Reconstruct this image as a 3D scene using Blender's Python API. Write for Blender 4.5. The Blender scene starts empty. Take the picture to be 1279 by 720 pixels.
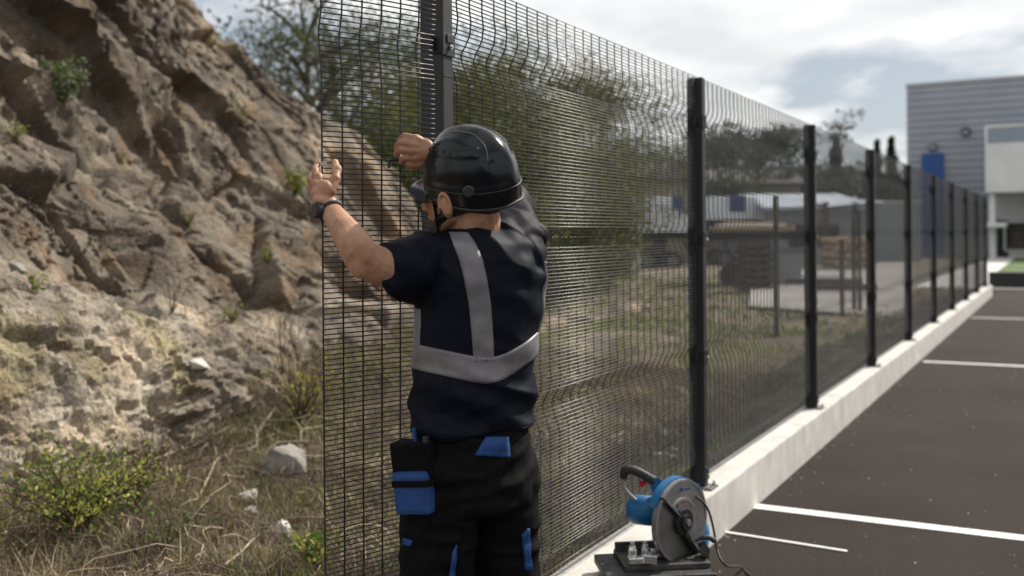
import bpy, bmesh, math, random
import numpy as np
from mathutils import Vector, Matrix, noise
from mathutils.bvhtree import BVHTree
R = math.radians
random.seed(7)
rng = np.random.default_rng(11)
SC = bpy.context.scene

# ------------------------------------------------------------------ camera, sky, sun, exposure
F = 1286.0; CX = 639.5; HY = 293.4; EYE = 1.49; ROLL = R(0.45)
cam_d = bpy.data.cameras.new("camera"); cam = bpy.data.objects.new("camera", cam_d)
SC.collection.objects.link(cam); SC.camera = cam
cam_d.sensor_width = 36; cam_d.lens = 36*F/1279; cam_d.shift_y = -(360-HY)/1279
cam_d.clip_start = .05; cam_d.clip_end = 2000
cam.matrix_world = Matrix.Translation((0, 0, EYE)) @ Matrix.Rotation(R(90), 4, 'X') @ Matrix.Rotation(-ROLL, 4, 'Z')
cam_d.dof.use_dof = True; cam_d.dof.focus_distance = 2.75; cam_d.dof.aperture_fstop = 2.6

SUN_DIR = Vector((.57, .47, .67)).normalized()
sun_el = math.asin(SUN_DIR.z); sun_az = math.atan2(SUN_DIR.x, SUN_DIR.y)
W = bpy.data.worlds.new("World"); SC.world = W; W.use_nodes = True
nt = W.node_tree; N = nt.nodes; L = nt.links; N.clear()
out = N.new('ShaderNodeOutputWorld'); bg = N.new('ShaderNodeBackground'); bg.inputs[1].default_value = .062
sky = N.new('ShaderNodeTexSky'); sky.sky_type = 'NISHITA'; sky.sun_disc = False
sky.sun_elevation = sun_el; sky.sun_rotation = sun_az; sky.dust_density = 1.0; sky.air_density = 1.0
tc = N.new('ShaderNodeTexCoord')
sep = N.new('ShaderNodeSeparateXYZ'); L.new(tc.outputs['Generated'], sep.inputs[0])
def wmath(op, a, b=None):
    m = N.new('ShaderNodeMath'); m.operation = op
    for i, v in enumerate((a, b)):
        if v is None: continue
        if isinstance(v, (int, float)): m.inputs[i].default_value = v
        else: L.new(v, m.inputs[i])
    return m.outputs[0]
zz = wmath('ADD', wmath('MAXIMUM', sep.outputs[2], 0.0), .16)
cmb = N.new('ShaderNodeCombineXYZ')
L.new(wmath('DIVIDE', sep.outputs[0], zz), cmb.inputs[0]); L.new(wmath('DIVIDE', sep.outputs[1], zz), cmb.inputs[1])
cmb.inputs[2].default_value = 9.9
n1 = N.new('ShaderNodeTexNoise'); n1.inputs['Scale'].default_value = .95; n1.inputs['Detail'].default_value = 7
n1.inputs['Roughness'].default_value = .52; n1.inputs['Distortion'].default_value = .25
L.new(cmb.outputs[0], n1.inputs['Vector'])
ramp = N.new('ShaderNodeValToRGB'); ramp.color_ramp.elements[0].position = .405; ramp.color_ramp.elements[1].position = .505
L.new(n1.outputs[0], ramp.inputs[0])
n2 = N.new('ShaderNodeTexNoise'); n2.inputs['Scale'].default_value = 2.3; n2.inputs['Detail'].default_value = 5
L.new(cmb.outputs[0], n2.inputs['Vector'])
cr2 = N.new('ShaderNodeValToRGB'); cr2.color_ramp.elements[0].position = .3; cr2.color_ramp.elements[1].position = .62
cr2.color_ramp.elements[0].color = (11.0, 11.1, 11.4, 1); cr2.color_ramp.elements[1].color = (15, 15, 14.8, 1)
L.new(n2.outputs[0], cr2.inputs[0])
hz = N.new('ShaderNodeMixRGB'); hz.inputs[0].default_value = .60; hz.inputs[2].default_value = (7.8, 8.5, 9.5, 1)
L.new(sky.outputs[0], hz.inputs[1])
mx = N.new('ShaderNodeMixRGB'); L.new(ramp.outputs[0], mx.inputs[0]); L.new(hz.outputs[0], mx.inputs[1]); L.new(cr2.outputs[0], mx.inputs[2])
L.new(mx.outputs[0], bg.inputs[0]); L.new(bg.outputs[0], out.inputs[0])
sd = bpy.data.lights.new("sun", 'SUN'); so = bpy.data.objects.new("sun", sd); SC.collection.objects.link(so)
sd.energy = 5.0; sd.angle = R(.6); sd.color = (1, .94, .85)
so.rotation_euler = (-SUN_DIR).to_track_quat('-Z', 'Y').to_euler()
SC.view_settings.view_transform = 'Standard'; SC.view_settings.look = 'None'
SC.view_settings.exposure = .28; SC.view_settings.gamma = 1

# ------------------------------------------------------------------ helpers
def at(px, py, Y):
    dx = px-CX; v = HY-py; c, s = math.cos(ROLL), math.sin(ROLL)
    return Vector(((dx*c+v*s)/F*Y, Y, EYE+(-dx*s+v*c)/F*Y))
def xat(px, Y): return (px-CX)/F*Y
TH = R(28.3); U = Vector((math.sin(TH), math.cos(TH), 0)); NN = Vector((math.cos(TH), -math.sin(TH), 0))
FD = 1.59                                         # distance of the fence plane from the camera's foot
def fp(a, d, z=0.0):                              # a along the fence, d = metres behind the camera's line (fence at FD)
    return U*a - NN*d + Vector((0, 0, z))
def aon(px, D=FD):                                # a of the pixel column on a plane parallel to the fence
    x = (px-CX)/F; r = D/(NN.x*-x - NN.y*1.0)
    return r*(x*U.x+U.y)

def nmat(name, col, col2=None, rough=.6, scale=20, bump=0, bscale=None, metal=0, detail=5, spec=.5, col3=None, coat=0, lo=.35, hi=.65, bdist=.01, trans=0):
    m = bpy.data.materials.new(name); m.use_nodes = True; t = m.node_tree; n = t.nodes; l = t.links
    b = n['Principled BSDF']; b.inputs['Roughness'].default_value = rough; b.inputs['Metallic'].default_value = metal
    b.inputs['Specular IOR Level'].default_value = spec; b.inputs['Coat Weight'].default_value = coat
    b.inputs['Base Color'].default_value = (*col, 1)
    tcn = n.new('ShaderNodeTexCoord')
    if col2:
        ns = n.new('ShaderNodeTexNoise'); ns.inputs['Scale'].default_value = scale; ns.inputs['Detail'].default_value = detail
        l.new(tcn.outputs['Object'], ns.inputs['Vector'])
        r = n.new('ShaderNodeValToRGB'); r.color_ramp.elements[0].position = lo; r.color_ramp.elements[1].position = hi
        r.color_ramp.elements[0].color = (*col, 1); r.color_ramp.elements[1].color = (*col2, 1)
        if col3:
            e = r.color_ramp.elements.new((lo+hi)/2); e.color = (*col3, 1)
        l.new(ns.outputs[0], r.inputs[0]); l.new(r.outputs[0], b.inputs['Base Color'])
    if bump:
        nb = n.new('ShaderNodeTexNoise'); nb.inputs['Scale'].default_value = bscale or scale*4; nb.inputs['Detail'].default_value = 6
        l.new(tcn.outputs['Object'], nb.inputs['Vector'])
        bp = n.new('ShaderNodeBump'); bp.inputs['Strength'].default_value = bump; bp.inputs['Distance'].default_value = bdist
        l.new(nb.outputs[0], bp.inputs['Height']); l.new(bp.outputs[0], b.inputs['Normal'])
    return m

def link(o, parent=None):
    SC.collection.objects.link(o)
    if parent is not None: o.parent = parent
    return o
def tag(o, label=None, cat=None, group=None, kind=None):
    if label: o['label'] = label
    if cat: o['category'] = cat
    if group: o['group'] = group
    if kind: o['kind'] = kind
    return o
def empty(name, loc, label=None, cat=None, group=None, kind=None, rz=0):
    o = bpy.data.objects.new(name, None); o.location = loc; o.rotation_euler = (0, 0, rz); o.empty_display_size = .1
    SC.collection.objects.link(o); return tag(o, label, cat, group, kind)
def wobj(name, bm, mats, parent=None, smooth=False, local=False):
    """bmesh given in world coordinates -> object; under a parent it is shifted into the parent's frame"""
    me = bpy.data.meshes.new(name); bm.to_mesh(me); bm.free()
    if not isinstance(mats, (list, tuple)): mats = [mats]
    for m in mats: me.materials.append(m)
    if smooth: me.polygons.foreach_set('use_smooth', [True]*len(me.polygons))
    o = bpy.data.objects.new(name, me); SC.collection.objects.link(o)
    if parent is not None:
        o.parent = parent
        if not local:
            mi = (Matrix.LocRotScale(parent.location, parent.rotation_euler, None) if parent.parent is None else
                  Matrix.LocRotScale(parent.parent.location, parent.parent.rotation_euler, None) @ Matrix.LocRotScale(parent.location, parent.rotation_euler, None)).inverted()
            me.transform(mi)
    elif not local:
        pass
    return o
def recenter(o):
    """put the origin of a top-level mesh at the bottom centre of its geometry"""
    me = o.data; co = np.empty(len(me.vertices)*3); me.vertices.foreach_get('co', co); co = co.reshape(-1, 3)
    c = Vector((float(co[:, 0].mean()), float(co[:, 1].mean()), float(co[:, 2].min())))
    me.transform(Matrix.Translation(-c)); o.location = c; return o
def meshnp(name, V, Fc, mats, parent=None, smooth=False, mi=None):
    me = bpy.data.meshes.new(name); V = np.asarray(V, dtype=np.float32); Fc = np.asarray(Fc, dtype=np.int32)
    k = Fc.shape[1]; me.vertices.add(len(V)); me.vertices.foreach_set('co', V.ravel())
    me.loops.add(Fc.size); me.loops.foreach_set('vertex_index', Fc.ravel())
    me.polygons.add(len(Fc)); me.polygons.foreach_set('loop_start', np.arange(0, Fc.size, k, dtype=np.int32))
    me.polygons.foreach_set('loop_total', np.full(len(Fc), k, dtype=np.int32))
    if not isinstance(mats, (list, tuple)): mats = [mats]
    for m in mats: me.materials.append(m)
    if mi is not None: me.polygons.foreach_set('material_index', np.asarray(mi, dtype=np.int32))
    me.update(calc_edges=True); me.validate()
    if smooth: me.polygons.foreach_set('use_smooth', [True]*len(me.polygons))
    o = bpy.data.objects.new(name, me); SC.collection.objects.link(o)
    if parent is not None:
        o.parent = parent
        me.transform(Matrix.LocRotScale(parent.location, parent.rotation_euler, None).inverted())
    return o

def box(bm, c, ax, ay, az, sx, sy, sz, mi=0, bev=0):
    """box centred on c, with axes ax, ay, az and full sizes"""
    ax, ay, az = Vector(ax).normalized(), Vector(ay).normalized(), Vector(az).normalized(); c = Vector(c)
    vs = [bm.verts.new(c+ax*(i*sx/2)+ay*(j*sy/2)+az*(k*sz/2)) for i in (-1, 1) for j in (-1, 1) for k in (-1, 1)]
    q = [(0, 1, 3, 2), (4, 6, 7, 5), (0, 4, 5, 1), (2, 3, 7, 6), (0, 2, 6, 4), (1, 5, 7, 3)]
    fs = [bm.faces.new([vs[i] for i in f]) for f in q]
    for f in fs: f.material_index = mi
    if ax.cross(ay).dot(az) < 0: bmesh.ops.reverse_faces(bm, faces=fs)
    if bev:
        es = list({e for f in fs for e in f.edges})
        bmesh.ops.bevel(bm, geom=es, offset=bev, segments=2, affect='EDGES', profile=.6)
    return vs
XA, YA, ZA = Vector((1, 0, 0)), Vector((0, 1, 0)), Vector((0, 0, 1))
def wbox(bm, x0, x1, y0, y1, z0, z1, mi=0, bev=0):
    return box(bm, ((x0+x1)/2, (y0+y1)/2, (z0+z1)/2), XA, YA, ZA, x1-x0, y1-y0, z1-z0, mi, bev)
def fbox(bm, a0, a1, d0, d1, z0, z1, mi=0, bev=0):     # box in fence coordinates
    return box(bm, fp((a0+a1)/2, (d0+d1)/2, (z0+z1)/2), U, NN, ZA, a1-a0, d1-d0, z1-z0, mi, bev)
def frame_of(d):
    d = d.normalized(); h = ZA if abs(d.z) < .9 else XA
    a = d.cross(h).normalized(); return a, d.cross(a).normalized()
def tube(bm, pts, rad, seg=8, caps=True, flat=1.0, mi=0, up=None):
    """tube along points; rad scalar or list; flat squashes second axis"""
    pts = [Vector(p) for p in pts]; n = len(pts)
    if not isinstance(rad, (list, tuple)): rad = [rad]*n
    rings = []; a = None
    for i, p in enumerate(pts):
        d = (pts[min(i+1, n-1)]-pts[max(i-1, 0)])
        if d.length < 1e-9: d = ZA.copy()
        d.normalize()
        if a is None:
            if up is not None: a = Vector(up) - d*Vector(up).dot(d); a.normalize()
            else: a, _ = frame_of(d)
        else:
            a = (a-d*a.dot(d)); a.normalize()
        b = d.cross(a)
        rings.append([bm.verts.new(p+(a*math.cos(t)+b*math.sin(t)*flat)*rad[i]) for t in [2*math.pi*k/seg for k in range(seg)]])
    fs = []
    for i in range(n-1):
        for k in range(seg):
            fs.append(bm.faces.new((rings[i][k], rings[i][(k+1) % seg], rings[i+1][(k+1) % seg], rings[i+1][k])))
    if caps:
        fs.append(bm.faces.new(rings[0][::-1])); fs.append(bm.faces.new(rings[-1]))
    for f in fs: f.material_index = mi
    return rings
def catmull(P, n=6):
    P = [Vector(p) for p in P]; Q = []
    for i in range(len(P)-1):
        p0, p1, p2, p3 = P[max(i-1, 0)], P[i], P[i+1], P[min(i+2, len(P)-1)]
        for k in range(n):
            t = k/n
            Q.append(.5*((2*p1)+(p2-p0)*t+(2*p0-5*p1+4*p2-p3)*t*t+(3*p1-p0-3*p2+p3)*t**3))
    Q.append(P[-1]); return Q
def capsule(bm, a, b, ra, rb, seg=16, n=6):
    """tapered capsule with round ends"""
    a, b = Vector(a), Vector(b); d = (b-a).normalized(); pts = []; rr = []
    for k in range(n): 
        t = math.pi/2*(1-k/n); pts.append(a-d*ra*math.sin(t)); rr.append(max(ra*math.cos(t), ra*.04))
    pts.append(a); rr.append(ra); pts.append(b); rr.append(rb)
    for k in range(1, n+1):
        t = math.pi/2*k/n; pts.append(b+d*rb*math.sin(t)); rr.append(max(rb*math.cos(t), rb*.04))
    tube(bm, pts, rr, seg)
def ellipsoid(bm, c, rx, ry, rz, axes=(XA, YA, ZA), u=20, v=12):
    m = Matrix((axes[0]*rx, axes[1]*ry, axes[2]*rz)).transposed().to_4x4(); m.translation = Vector(c)
    bmesh.ops.create_uvsphere(bm, u_segments=u, v_segments=v, radius=1, matrix=m)
def disc_ring(bm, c, ax, r0, r1, th, seg=32, a0=0, a1=2*math.pi, mi=0, ref=ZA):
    """ring (or full disc for r0=0) sector with thickness about axis ax; angles measured from ref"""
    ax = Vector(ax).normalized(); e1 = (Vector(ref)-ax*Vector(ref).dot(ax)).normalized(); e2 = ax.cross(e1); c = Vector(c)
    full = abs(a1-a0-2*math.pi) < 1e-6; n = seg if full else seg+1; V = []
    for k in range(n):
        t = a0+(a1-a0)*k/seg; d = e1*math.cos(t)+e2*math.sin(t)
        V.append([bm.verts.new(c+d*max(r0, 1e-4)-ax*th/2), bm.verts.new(c+d*r1-ax*th/2), bm.verts.new(c+d*r1+ax*th/2), bm.verts.new(c+d*max(r0, 1e-4)+ax*th/2)])
    fs = []
    for k in range(n if full else n-1):
        p, q = V[k], V[(k+1) % n]
        for i in range(4): fs.append(bm.faces.new((p[i], q[i], q[(i+1) % 4], p[(i+1) % 4])))
    if not full: fs.append(bm.faces.new(V[0])); fs.append(bm.faces.new(V[-1][::-1]))
    for f in fs: f.material_index = mi
def remesh(bm, vox, smooth=4, name='tmp'):
    """voxel-remesh the overlapping closed shapes of bm into one skin; returns a new bmesh"""
    bmesh.ops.recalc_face_normals(bm, faces=bm.faces)
    me = bpy.data.meshes.new(name); bm.to_mesh(me); bm.free()
    o = bpy.data.objects.new(name, me); SC.collection.objects.link(o)
    m = o.modifiers.new('r', 'REMESH'); m.mode = 'VOXEL'; m.voxel_size = vox
    if smooth:
        s = o.modifiers.new('s', 'SMOOTH'); s.iterations = smooth; s.factor = .5
    dg = bpy.context.evaluated_depsgraph_get(); ev = o.evaluated_get(dg)
    b2 = bmesh.new(); b2.from_mesh(ev.to_mesh()); ev.to_mesh_clear()
    SC.collection.objects.unlink(o); bpy.data.objects.remove(o); bpy.data.meshes.remove(me)
    b2.normal_update(); return b2

# ------------------------------------------------------------------ numpy noise
def _h(ix, iy, iz, s):
    n = (ix*374761393 + iy*668265263 + iz*2147483647 + s*144665) & 0xffffffff
    n = ((n ^ (n >> 13))*1274126177) & 0xffffffff
    n = ((n ^ (n >> 15))*2246822519) & 0xffffffff
    return ((n ^ (n >> 16)) & 0xffffff)/float(0xffffff)
def vnoise(P, s=0):
    i = np.floor(P).astype(np.int64); f = P-i; f = f*f*(3-2*f); r = 0
    for dx in (0, 1):
        for dy in (0, 1):
            for dz in (0, 1):
                w = (f[:, 0] if dx else 1-f[:, 0])*(f[:, 1] if dy else 1-f[:, 1])*(f[:, 2] if dz else 1-f[:, 2])
                r = r+w*_h(i[:, 0]+dx, i[:, 1]+dy, i[:, 2]+dz, s)
    return r*2-1
def fbm(P, o=4, s=0, g=.5):
    r = 0; a = 1
    for k in range(o): r = r+a*vnoise(P*2**k+k*17.3, s+k); a *= g
    return r
def voro(P, s=0):
    """cell noise: returns (F1, F2-F1, random per cell, tilt term)"""
    i = np.floor(P).astype(np.int64); n = len(P); f1 = np.full(n, 9.); f2 = np.full(n, 9.); rid = np.zeros(n); tl = np.zeros(n)
    for dx in (-1, 0, 1):
        for dy in (-1, 0, 1):
            for dz in (-1, 0, 1):
                c = i+np.array([dx, dy, dz]); j = [_h(c[:, 0], c[:, 1], c[:, 2], s+k) for k in range(3)]
                d = P-(c+np.stack(j, 1)); q = np.sqrt((d*d).sum(1)); new = q < f1
                f2 = np.where(new, f1, np.minimum(f2, q)); f1 = np.where(new, q, f1)
                r = _h(c[:, 0], c[:, 1], c[:, 2], s+7); rid = np.where(new, r, rid)
                t = d[:, 0]*(j[1]-.5)+d[:, 1]*(j[2]-.5)+d[:, 2]*(j[0]-.5); tl = np.where(new, t, tl)
    return f1, f2-f1, rid, tl
def sstep(a, b, x):
    t = np.clip((x-a)/(b-a), 0, 1); return t*t*(3-2*t)

# ------------------------------------------------------------------ the ground, asphalt, kerb
KF, KB, KZ = 1.498, 1.675, .245
def ground_at(px, py, z=0.0):
    dx = px-CX; v = HY-py; c, s = math.cos(ROLL), math.sin(ROLL); v0 = (-dx*s+v*c)/F
    return at(px, py, (EYE-z)/max(-v0, 1e-4))
def zg_np(a, d):
    P = np.stack([a, d, 0*a], 1)
    z = .17+.045*vnoise(P*.7, 3)+.02*vnoise(P*2.3, 5)+.012*vnoise(P*7, 8)
    foot = sstep(1.9, .0, np.abs(d-5.3)) * sstep(3.6, 6.2, a)*(.35*sstep(20, 12, a)+.65*sstep(10.5, 7, a))
    z = z+.42*foot+.10*sstep(3, 4.9, d)*sstep(5, 1, a)+.05*foot*vnoise(P*3.1, 9)
    paved = sstep(26.5, 28, a)*sstep(5, 3.7, d)
    far = sstep(10, 22, a)+sstep(9, 16, d); far = np.clip(far, 0, 1)
    z = z*(1-far)+far*(.12+.05*vnoise(P*.2, 4)); z = z*(1-paved)-.1*paved
    return np.where(d < 1.62, -.08, z)
def zg(a, d): return float(zg_np(np.array([float(a)]), np.array([float(d)]))[0])
def ad(p): return p.x*U.x+p.y*U.y, -(p.x*NN.x+p.y*NN.y)

def grid_mesh(name, av, dv, zf, mat, smooth=True):
    A, D = np.meshgrid(av, dv, indexing='ij'); a = A.ravel(); d = D.ravel(); z = zf(a, d)
    V = np.stack([U.x*a-NN.x*d, U.y*a-NN.y*d, z], 1); na, nd = len(av), len(dv)
    i = np.arange((na-1)*nd).reshape(na-1, nd)[:, :-1].ravel()
    Fc = np.stack([i, i+1, i+nd+1, i+nd], 1)
    V2 = V; o = meshnp(name, V2, Fc, mat, smooth=smooth)
    if o.data.polygons[len(o.data.polygons)//2].normal.z < 0: o.data.flip_normals()
    return o
M_soil = nmat('soil', (.045, .032, .02), (.10, .10, .036), .95, 2.2, .8, 40, col3=(.105, .075, .045), detail=9, bdist=.02)
av = np.concatenate([[-900, -300, -80, -20, -6], np.arange(-3, 13, .07), np.arange(13, 40, .5), [45, 60, 90, 150, 300, 900, 1500]])
dv = np.concatenate([[-1200, -400, -100, -30, -8, 0, 1.2, 1.61], [1.63], np.arange(1.70, 8, .07), np.arange(8, 40, .6), [50, 70, 120, 300, 900, 1500]])
ground = tag(grid_mesh('ground', av, dv, zg_np, M_soil), kind='structure')

M_asph = nmat('asphalt', (.013, .0092, .0077), (.052, .0395, .033), .95, 110, .9, 380, spec=.2, col3=(.028, .0208, .0175), detail=3, lo=.3, hi=.75, bdist=.004)
t = M_asph.node_tree; n = t.nodes; l = t.links    # large worn patches multiplied over the grain
ns = n.new('ShaderNodeTexNoise'); ns.inputs['Scale'].default_value = .9; ns.inputs['Detail'].default_value = 6
l.new([q for q in n if q.type == 'TEX_COORD'][0].outputs['Object'], ns.inputs['Vector'])
rr = n.new('ShaderNodeValToRGB'); rr.color_ramp.elements[0].position = .3; rr.color_ramp.elements[1].position = .7
rr.color_ramp.elements[0].color = (.72, .71, .70, 1); rr.color_ramp.elements[1].color = (1.38, 1.36, 1.33, 1); l.new(ns.outputs[0], rr.inputs[0])
mm = n.new('ShaderNodeMixRGB'); mm.blend_type = 'MULTIPLY'; mm.inputs[0].default_value = 1
src = n['Principled BSDF'].inputs['Base Color'].links[0].from_socket; l.new(src, mm.inputs[1]); l.new(rr.outputs[0], mm.inputs[2]); l.new(mm.outputs[0], n['Principled BSDF'].inputs['Base Color'])
AEND = 28.6
bm = bmesh.new()
for (a0, a1, d0, d1) in [(-40, AEND, -60, KF+.06)]:
    q = [fp(a0, d0), fp(a1, d0), fp(a1, d1), fp(a0, d1)]; bm.faces.new([bm.verts.new(p) for p in q])
o = tag(wobj('asphalt', bm, M_asph), kind='structure')
bmt = o.data.polygons[0].normal.z
if bmt < 0: o.data.flip_normals()
# loose grit on the asphalt: real little chips
gv = []; gf = []
for k in range(500):
    a = random.uniform(2.5, 12)**1.0; d = KF-abs(random.gauss(0, 1))*1.5-.01
    if random.random() < .35: d = KF-random.random()**2*.15-.005
    s = random.choice([.002, .003, .003, .004, .007]); c = fp(a, d, .001)
    b0 = len(gv)
    for q in range(4):
        an = q*1.57+random.random(); gv.append((c.x+math.cos(an)*s, c.y+math.sin(an)*s, .001))
    gv.append((c.x, c.y, s*1.3)); gf += [(b0, b0+1, b0+4), (b0+1, b0+2, b0+4), (b0+2, b0+3, b0+4), (b0+3, b0, b0+4)]
M_grit = nmat('grit', (.14, .12, .10), (.34, .31, .27), .9, 30)
tag(meshnp('loose_grit', gv, gf, M_grit), kind='stuff', label='loose pale grit scattered over the dark asphalt')

M_conc = nmat('concrete', (.50, .475, .44), (.60, .575, .54), .85, 5, .2, 120, col3=(.55, .525, .485), detail=9, bdist=.003)
t = M_conc.node_tree; n = t.nodes; l = t.links    # dirt streaks running down the cast face
mp = n.new('ShaderNodeMapping'); mp.inputs['Scale'].default_value = (14, 14, 1.5)
l.new([q for q in n if q.type == 'TEX_COORD'][0].outputs['Object'], mp.inputs[0])
ns = n.new('ShaderNodeTexNoise'); ns.inputs['Scale'].default_value = 1; ns.inputs['Detail'].default_value = 6; l.new(mp.outputs[0], ns.inputs['Vector'])
rr = n.new('ShaderNodeValToRGB'); rr.color_ramp.elements[0].position = .35; rr.color_ramp.elements[1].position = .6
rr.color_ramp.elements[0].color = (.86, .85, .83, 1); rr.color_ramp.elements[1].color = (1, 1, 1, 1); l.new(ns.outputs[0], rr.inputs[0])
mm = n.new('ShaderNodeMixRGB'); mm.blend_type = 'MULTIPLY'; mm.inputs[0].default_value = .75
src = n['Principled BSDF'].inputs['Base Color'].links[0].from_socket; l.new(src, mm.inputs[1]); l.new(rr.outputs[0], mm.inputs[2]); l.new(mm.outputs[0], n['Principled BSDF'].inputs['Base Color'])
kerb = empty('kerb', fp(0, KF), kind='structure')
JOINT = [-1.0, 1.9, 8.03, 14.1, 20.2, 26.0]
for a0, a1 in zip(JOINT[:-1], JOINT[1:]):
    bm = bmesh.new()
    # cross-section swept along a with a softened top edge and small unevenness
    prof = [(KF, -.05), (KF+.001, .1), (KF+.003, KZ-.012), (KF+.007, KZ-.003), (KF+.016, KZ), (KF+.09, KZ+.001), (KB-.01, KZ-.001), (KB, KZ-.008), (KB, -.05)]
    na = int((a1-a0)/.06); prev = None
    for i in range(na+1):
        a = a0+.006+(a1-a0-.012)*i/na
        row = [bm.verts.new(fp(a, d+(.0022*noise.noise(Vector((a*5, j*1.3, 0))) if 0 < j < 8 else 0), z+.0022*noise.noise(Vector((a*4, j*.7, 5))))) for j, (d, z) in enumerate(prof)]
        if prev:
            for j in range(len(prof)-1): bm.faces.new((prev[j], row[j], row[j+1], prev[j+1]))
        else: bm.faces.new(row)
        prev = row
    bm.faces.new(prev[::-1]); bmesh.ops.recalc_face_normals(bm, faces=bm.faces)
    wobj('kerb_section', bm, M_conc, kerb)

M_line = nmat('road_paint', (.56, .55, .52), (.82, .81, .78), .7, 60, .3, 300, detail=8, lo=.3, hi=.55, bdist=.002)
for (px, py, ln, w) in [(943, 633, 5.2, .10), (1153, 452, 5.2, .10), (1213, 397, 5.2, .10)]:
    p = ground_at(px, py); a, d = ad(p); bm = bmesh.new()
    nseg = 60; prev = None
    for i in range(nseg+1):
        dd = d-ln*i/nseg; j = .004*random.random()
        row = [bm.verts.new(fp(a-w/2+j*.6, dd, .004)), bm.verts.new(fp(a+w/2-j*.6, dd, .004))]
        if prev: bm.faces.new((prev[0], prev[1], row[1], row[0]))
        prev = row
    bmesh.ops.recalc_face_normals(bm, faces=bm.faces)
    for f in bm.faces:
        if f.normal.z < 0: f.normal_flip()
    tag(wobj('parking_line', bm, M_line), kind='structure')

# ------------------------------------------------------------------ the rock face
RA = np.arange(.2, 17.5, .024); RT = np.concatenate([np.linspace(0, .9, 330), np.linspace(.905, 1.0, 28), np.linspace(1.02, 1.6, 24)])
def rock_base(A, T):
    Zr = np.interp(A, [0, 3, 6, 7.5, 8.75, 9.9, 10.3, 10.9, 11.8, 12.8, 14, 17], [6.6, 6.4, 5.9, 5.2, 4.3, 3.5, 3.3, 3.1, 2.6, 1.3, -.1, -.8])
    z1 = np.interp(A, [0, 3.7, 5.2, 6.2, 8, 12], [1.5, 1.22, .98, .80, .72, .5])
    z2 = np.interp(A, [0, 4.4, 6, 7.9, 10, 12, 14], [2.6, 2.22, 1.95, 1.62, 1.4, 1.2, .8])
    z1 = np.minimum(z1, Zr*.5); z2 = np.minimum(z2, Zr*.72)
    Db = np.interp(A, [0, 3.7, 5, 6.2, 8, 11, 17], [4.65, 4.55, 4.62, 4.95, 5.1, 5.5, 6.6])
    z = np.zeros_like(A); D = np.zeros_like(A)
    K = [0, .10, .22, .28, .33, .46, .56, .64, .70, .82, .92, 1.0, 1.15, 1.35, 1.6]
    zs = [-.35+0*A, .2+0*A, z1*.80, z1*.97, z1*1.02, z1*.4+z2*.6, z2*.95, z2*1.0, z2*1.06, z2*.5+Zr*.5, z2*.15+Zr*.85, Zr, Zr*.96, Zr*.6, -.4+0*A]
    ds = [-.10, .05, .40, .62, 1.0, 1.22, 1.50, 2.0, 2.5, 2.85, 3.15, 3.75, 4.8, 6.2, 7.6]
    out_z = np.empty_like(A); out_d = np.empty_like(A)
    for i in range(len(K)-1):
        m = (T >= K[i]) & (T <= K[i+1]); w = (T[m]-K[i])/(K[i+1]-K[i])
        out_z[m] = zs[i][m]*(1-w)+zs[i+1][m]*w; out_d[m] = ds[i]*(1-w)+ds[i+1]*w
    sc = np.interp(A, [0, 8, 10.5, 13, 17], [1, 1, .9, .7, .4])
    return Db+out_d*sc-np.interp(A, [0, 5, 6.2, 8, 11, 14], [0, .1, .35, .60, .3, 0])*np.clip(1-T/.6, 0, 1), out_z
A, T = np.meshgrid(RA, RT, indexing='ij'); sh = A.shape
D_, Z_ = rock_base(A.ravel(), T.ravel()); P0 = np.stack([U.x*A.ravel()-NN.x*D_, U.y*A.ravel()-NN.y*D_, Z_], 1)
def gnorm(P):
    G = P.reshape(*sh, 3); du = np.gradient(G, axis=0); dv_ = np.gradient(G, axis=1); n_ = np.cross(du, dv_)
    n_ /= np.linalg.norm(n_, axis=2, keepdims=True)+1e-9; return n_.reshape(-1, 3)
G0 = P0.reshape(*sh, 3).copy()
for _ in range(14): G0[:, 1:-1] = (G0[:, :-2]+G0[:, 1:-1]*2+G0[:, 2:])/4
P0 = G0.reshape(-1, 3)
nrm = gnorm(P0)
if (nrm @ np.array(NN)).mean() < 0: nrm = -nrm
S1 = np.array([U.x*.86, U.y*.86, -.5]); S1 /= np.linalg.norm(S1)            # along the strata, dipping along the fence
S3 = np.cross(S1, np.array([-NN.x, -NN.y, -.25])); S3 /= np.linalg.norm(S3); S2 = np.cross(S3, S1)
def SQ(P): return np.stack([P @ S1, P @ S2, P @ S3], 1)
Wp = P0+.045*np.stack([fbm(P0*1.7, 3, 31), fbm(P0*1.7, 3, 41), fbm(P0*1.7, 3, 51)], 1)+.008*np.stack([fbm(P0*7, 2, 61), fbm(P0*7, 2, 71), fbm(P0*7, 2, 81)], 1)
Q = SQ(Wp)
low = sstep(1.25, .9, P0[:, 2]/np.interp(A.ravel(), [0, 3.7, 5.2, 6.2, 8, 12], [1.5, 1.22, .98, .80, .72, .5]))*sstep(8.2, 6.5, A.ravel())
fa = sstep(8.3, 9.8, A.ravel()); big = (1-.72*low)*(1-.55*fa)
dsp = .22*fbm(P0*.55, 2, 1)
f1, g1, r1, t1 = voro(Q*np.array([.55, .7, 1.3]), 100); dsp += (.30*(r1-.5)+.52*t1-.14*(1-sstep(0, .035, g1)))*big
f2, g2, r2, t2 = voro(Q*np.array([1.9, 2.2, 4.2])+9, 200); dsp += (.085*(r2-.5)+.22*t2-.06*(1-sstep(0, .05, g2))*(r2 > .3))*(.22+.78*sstep(-.15, .35, fbm(P0*.9, 2, 79)))*(1-.68*low)*(1-.5*fa)
Gd = dsp.reshape(sh).copy()
for _ in range(1):
    Gd[1:-1] = (Gd[:-2]+2*Gd[1:-1]+Gd[2:])/4; Gd[:, 1:-1] = (Gd[:, :-2]+2*Gd[:, 1:-1]+Gd[:, 2:])/4
dsp = Gd.ravel()
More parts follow.
